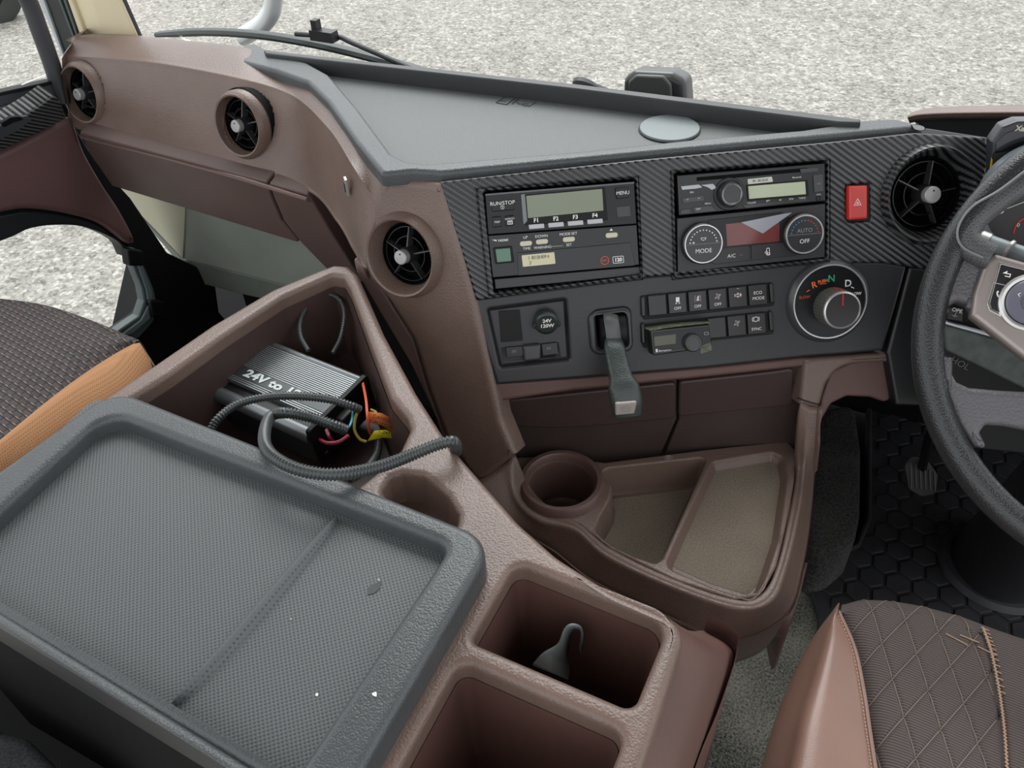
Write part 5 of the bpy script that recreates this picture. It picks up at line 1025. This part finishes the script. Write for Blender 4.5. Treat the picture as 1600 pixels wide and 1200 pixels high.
# ================================================================== steering wheel
wc = Vector((.255, .774, .774)); wb = .866; FW = Fr(wc, (1, 0, 0), (0, math.cos(wb), math.sin(wb)))
sw = thing('steering_wheel', 'black leather steering wheel with satin silver spoke trim', 'steering wheel', FW.sub(0, 0, -.05))
rp_ = []; RW = .215; nseg = 96
mbw = MB(); idx = []
prof = circ(0, 0, 1, 16)
for k in range(nseg):
    a = 2 * math.pi * k / nseg; d = Vector((math.cos(a), math.sin(a), 0))
    idx.append(mbw.add([d * (RW + q[0] * .0145) + Vector((0, 0, q[1] * .0165)) for q in prof]))
for k in range(nseg): mbw.ring(idx[k], idx[(k + 1) % nseg], 16)
mbw.obj('rim', wleather, sw, FW, flip=True, ang=80)
def WS(pts, w_, th, r, name, m_, par=sw, cr_=.004):
    if name in ('upper_spoke', 'lower_spoke', 'silver_trim'):
        MB().slab(rpoly([(-a, b) for a, b in FW.l(pts, w_)], cr_), w_, th, r, seg=4).obj(name, m_, par, FW)
    return MB().slab(rpoly(FW.l(pts, w_), cr_), w_, th, r, seg=4).obj(name, m_, par, FW)
WS([(1466, 480), (1474, 430), (1490, 398), (1515, 396), (1545, 404), (1532, 440), (1519, 492), (1511, 476), (1494, 470), (1482, 478), (1477, 505)], .004, .02, .006, 'upper_spoke', wleatherG)
tubep = [FW.g(*FW.p(x, y, .006), .006) for x, y in ((1640, 262), (1600, 287), (1560, 312), (1525, 338), (1508, 362), (1512, 382), (1530, 394), (1548, 402))]
MB().tube(spline(tubep, 6), [.009 + .004 * min(1, i / 20) for i in range(43)], 14, .8, up=FW.W).obj('thumb_grip', perf, sw)
tubep = [FW.g(*FW.p(x, y, .018), .018) for x, y in ((1640, 238), (1600, 268), (1560, 298), (1520, 322), (1500, 348), (1496, 370), (1506, 388), (1536, 403))]
MB().tube(spline(tubep, 6), .0012, 6).obj('grip_seam', mat('grey cord', (110, 110, 112), .4), sw)
WS([(1476, 540), (1483, 575), (1495, 597), (1515, 606), (1560, 610), (1760, 620), (1760, 700), (1620, 676), (1570, 666), (1540, 664), (1531, 676), (1545, 704), (1520, 696), (1495, 660), (1474, 610)], .004, .02, .006, 'lower_spoke', wleatherG)
sp_ = WS([(1540, 404), (1556, 396), (1612, 412), (1760, 455), (1760, 660), (1600, 560), (1516, 494), (1521, 460)], .009, .02, .005, 'silver_trim', mat('warm satin silver', (150, 140, 136), .35, metal=.5))
bp_ = WS([(1563, 412), (1606, 424), (1700, 450), (1700, 560), (1610, 520), (1590, 505), (1548, 484), (1545, 474)], .0105, .004, .001, 'button_pad', mat('pad black', (34, 32, 36), .25), sw, .003)
WS([(1562, 409.5), (1608, 421.5), (1608, 424), (1564, 413), (1547, 474), (1549, 482), (1580, 497), (1592, 506), (1590, 508), (1546, 485), (1542.5, 474)], .0108, .003, .0003, 'pad_edge', chrome, bp_, .0005)
WS([(1553, 441), (1576, 446), (1576, 447.5), (1553, 442.5)], .011, .002, 0, 'pad_split', mat('pad split', (150, 140, 150), .4), bp_, 0)
f_ = FW.at(1610, 473, .0105)
MB().lathe([(.0265, 0), (.0262, .004), (.024, .005), (.0215, .004), (.021, 0)], n=48).obj('ring', silver, bp_, f_)
dk = MB().lathe([(.021, .0), (.0205, .005), (.019, .006), (.009, .005), (.008, .002), (0, .002)], n=40).obj('cursor_disc', mat('cursor disc', (96, 96, 108), .3), bp_, f_)
mb = MB().slab([(-.0035, 0), (.0, .003), (.0, .0008), (.0035, .0008), (.0035, -.0026), (-.001, -.0026), (-.001, -.0018), (.0027, -.0018), (.0027, -.0), (.0, -.0), (.0, -.0)], 0, .0002, 0); mb.obj('back_symbol', white, bp_, FW.at(1573, 428, .0112))
MB().tube([FW.at(1558, 457, .0112).o, FW.at(1559, 462, .0114).o, FW.at(1564, 467, .0112).o], .0008, 6).tube([FW.at(1557.5, 456, .0112).o, FW.at(1560, 457, .0112).o], .0012, 6).tube([FW.at(1562, 466, .0112).o, FW.at(1564.5, 466, .0112).o], .0012, 6).obj('phone_symbol', white, bp_)
MB().slab([(-.001, 0), (.001, .002), (.0014, .0016), (-.0002, 0), (.0014, -.0016), (.001, -.002)], 0, .0002, 0).obj('left_symbol', white, dk, FW.at(1592, 460, .017))
MB().slab(rpoly([(-.075, -.07), (.075, -.07), (.08, .03), (.05, .07), (-.05, .07), (-.08, .03)], .02), .012, .05, .015, seg=4).obj('hub_pad', mat('hub black', (34, 34, 36), .4), sw, FW)
print('OBJECTS', len(D.objects), 'TRIS', sum(len(o.data.polygons) for o in D.objects if o.type == 'MESH'))
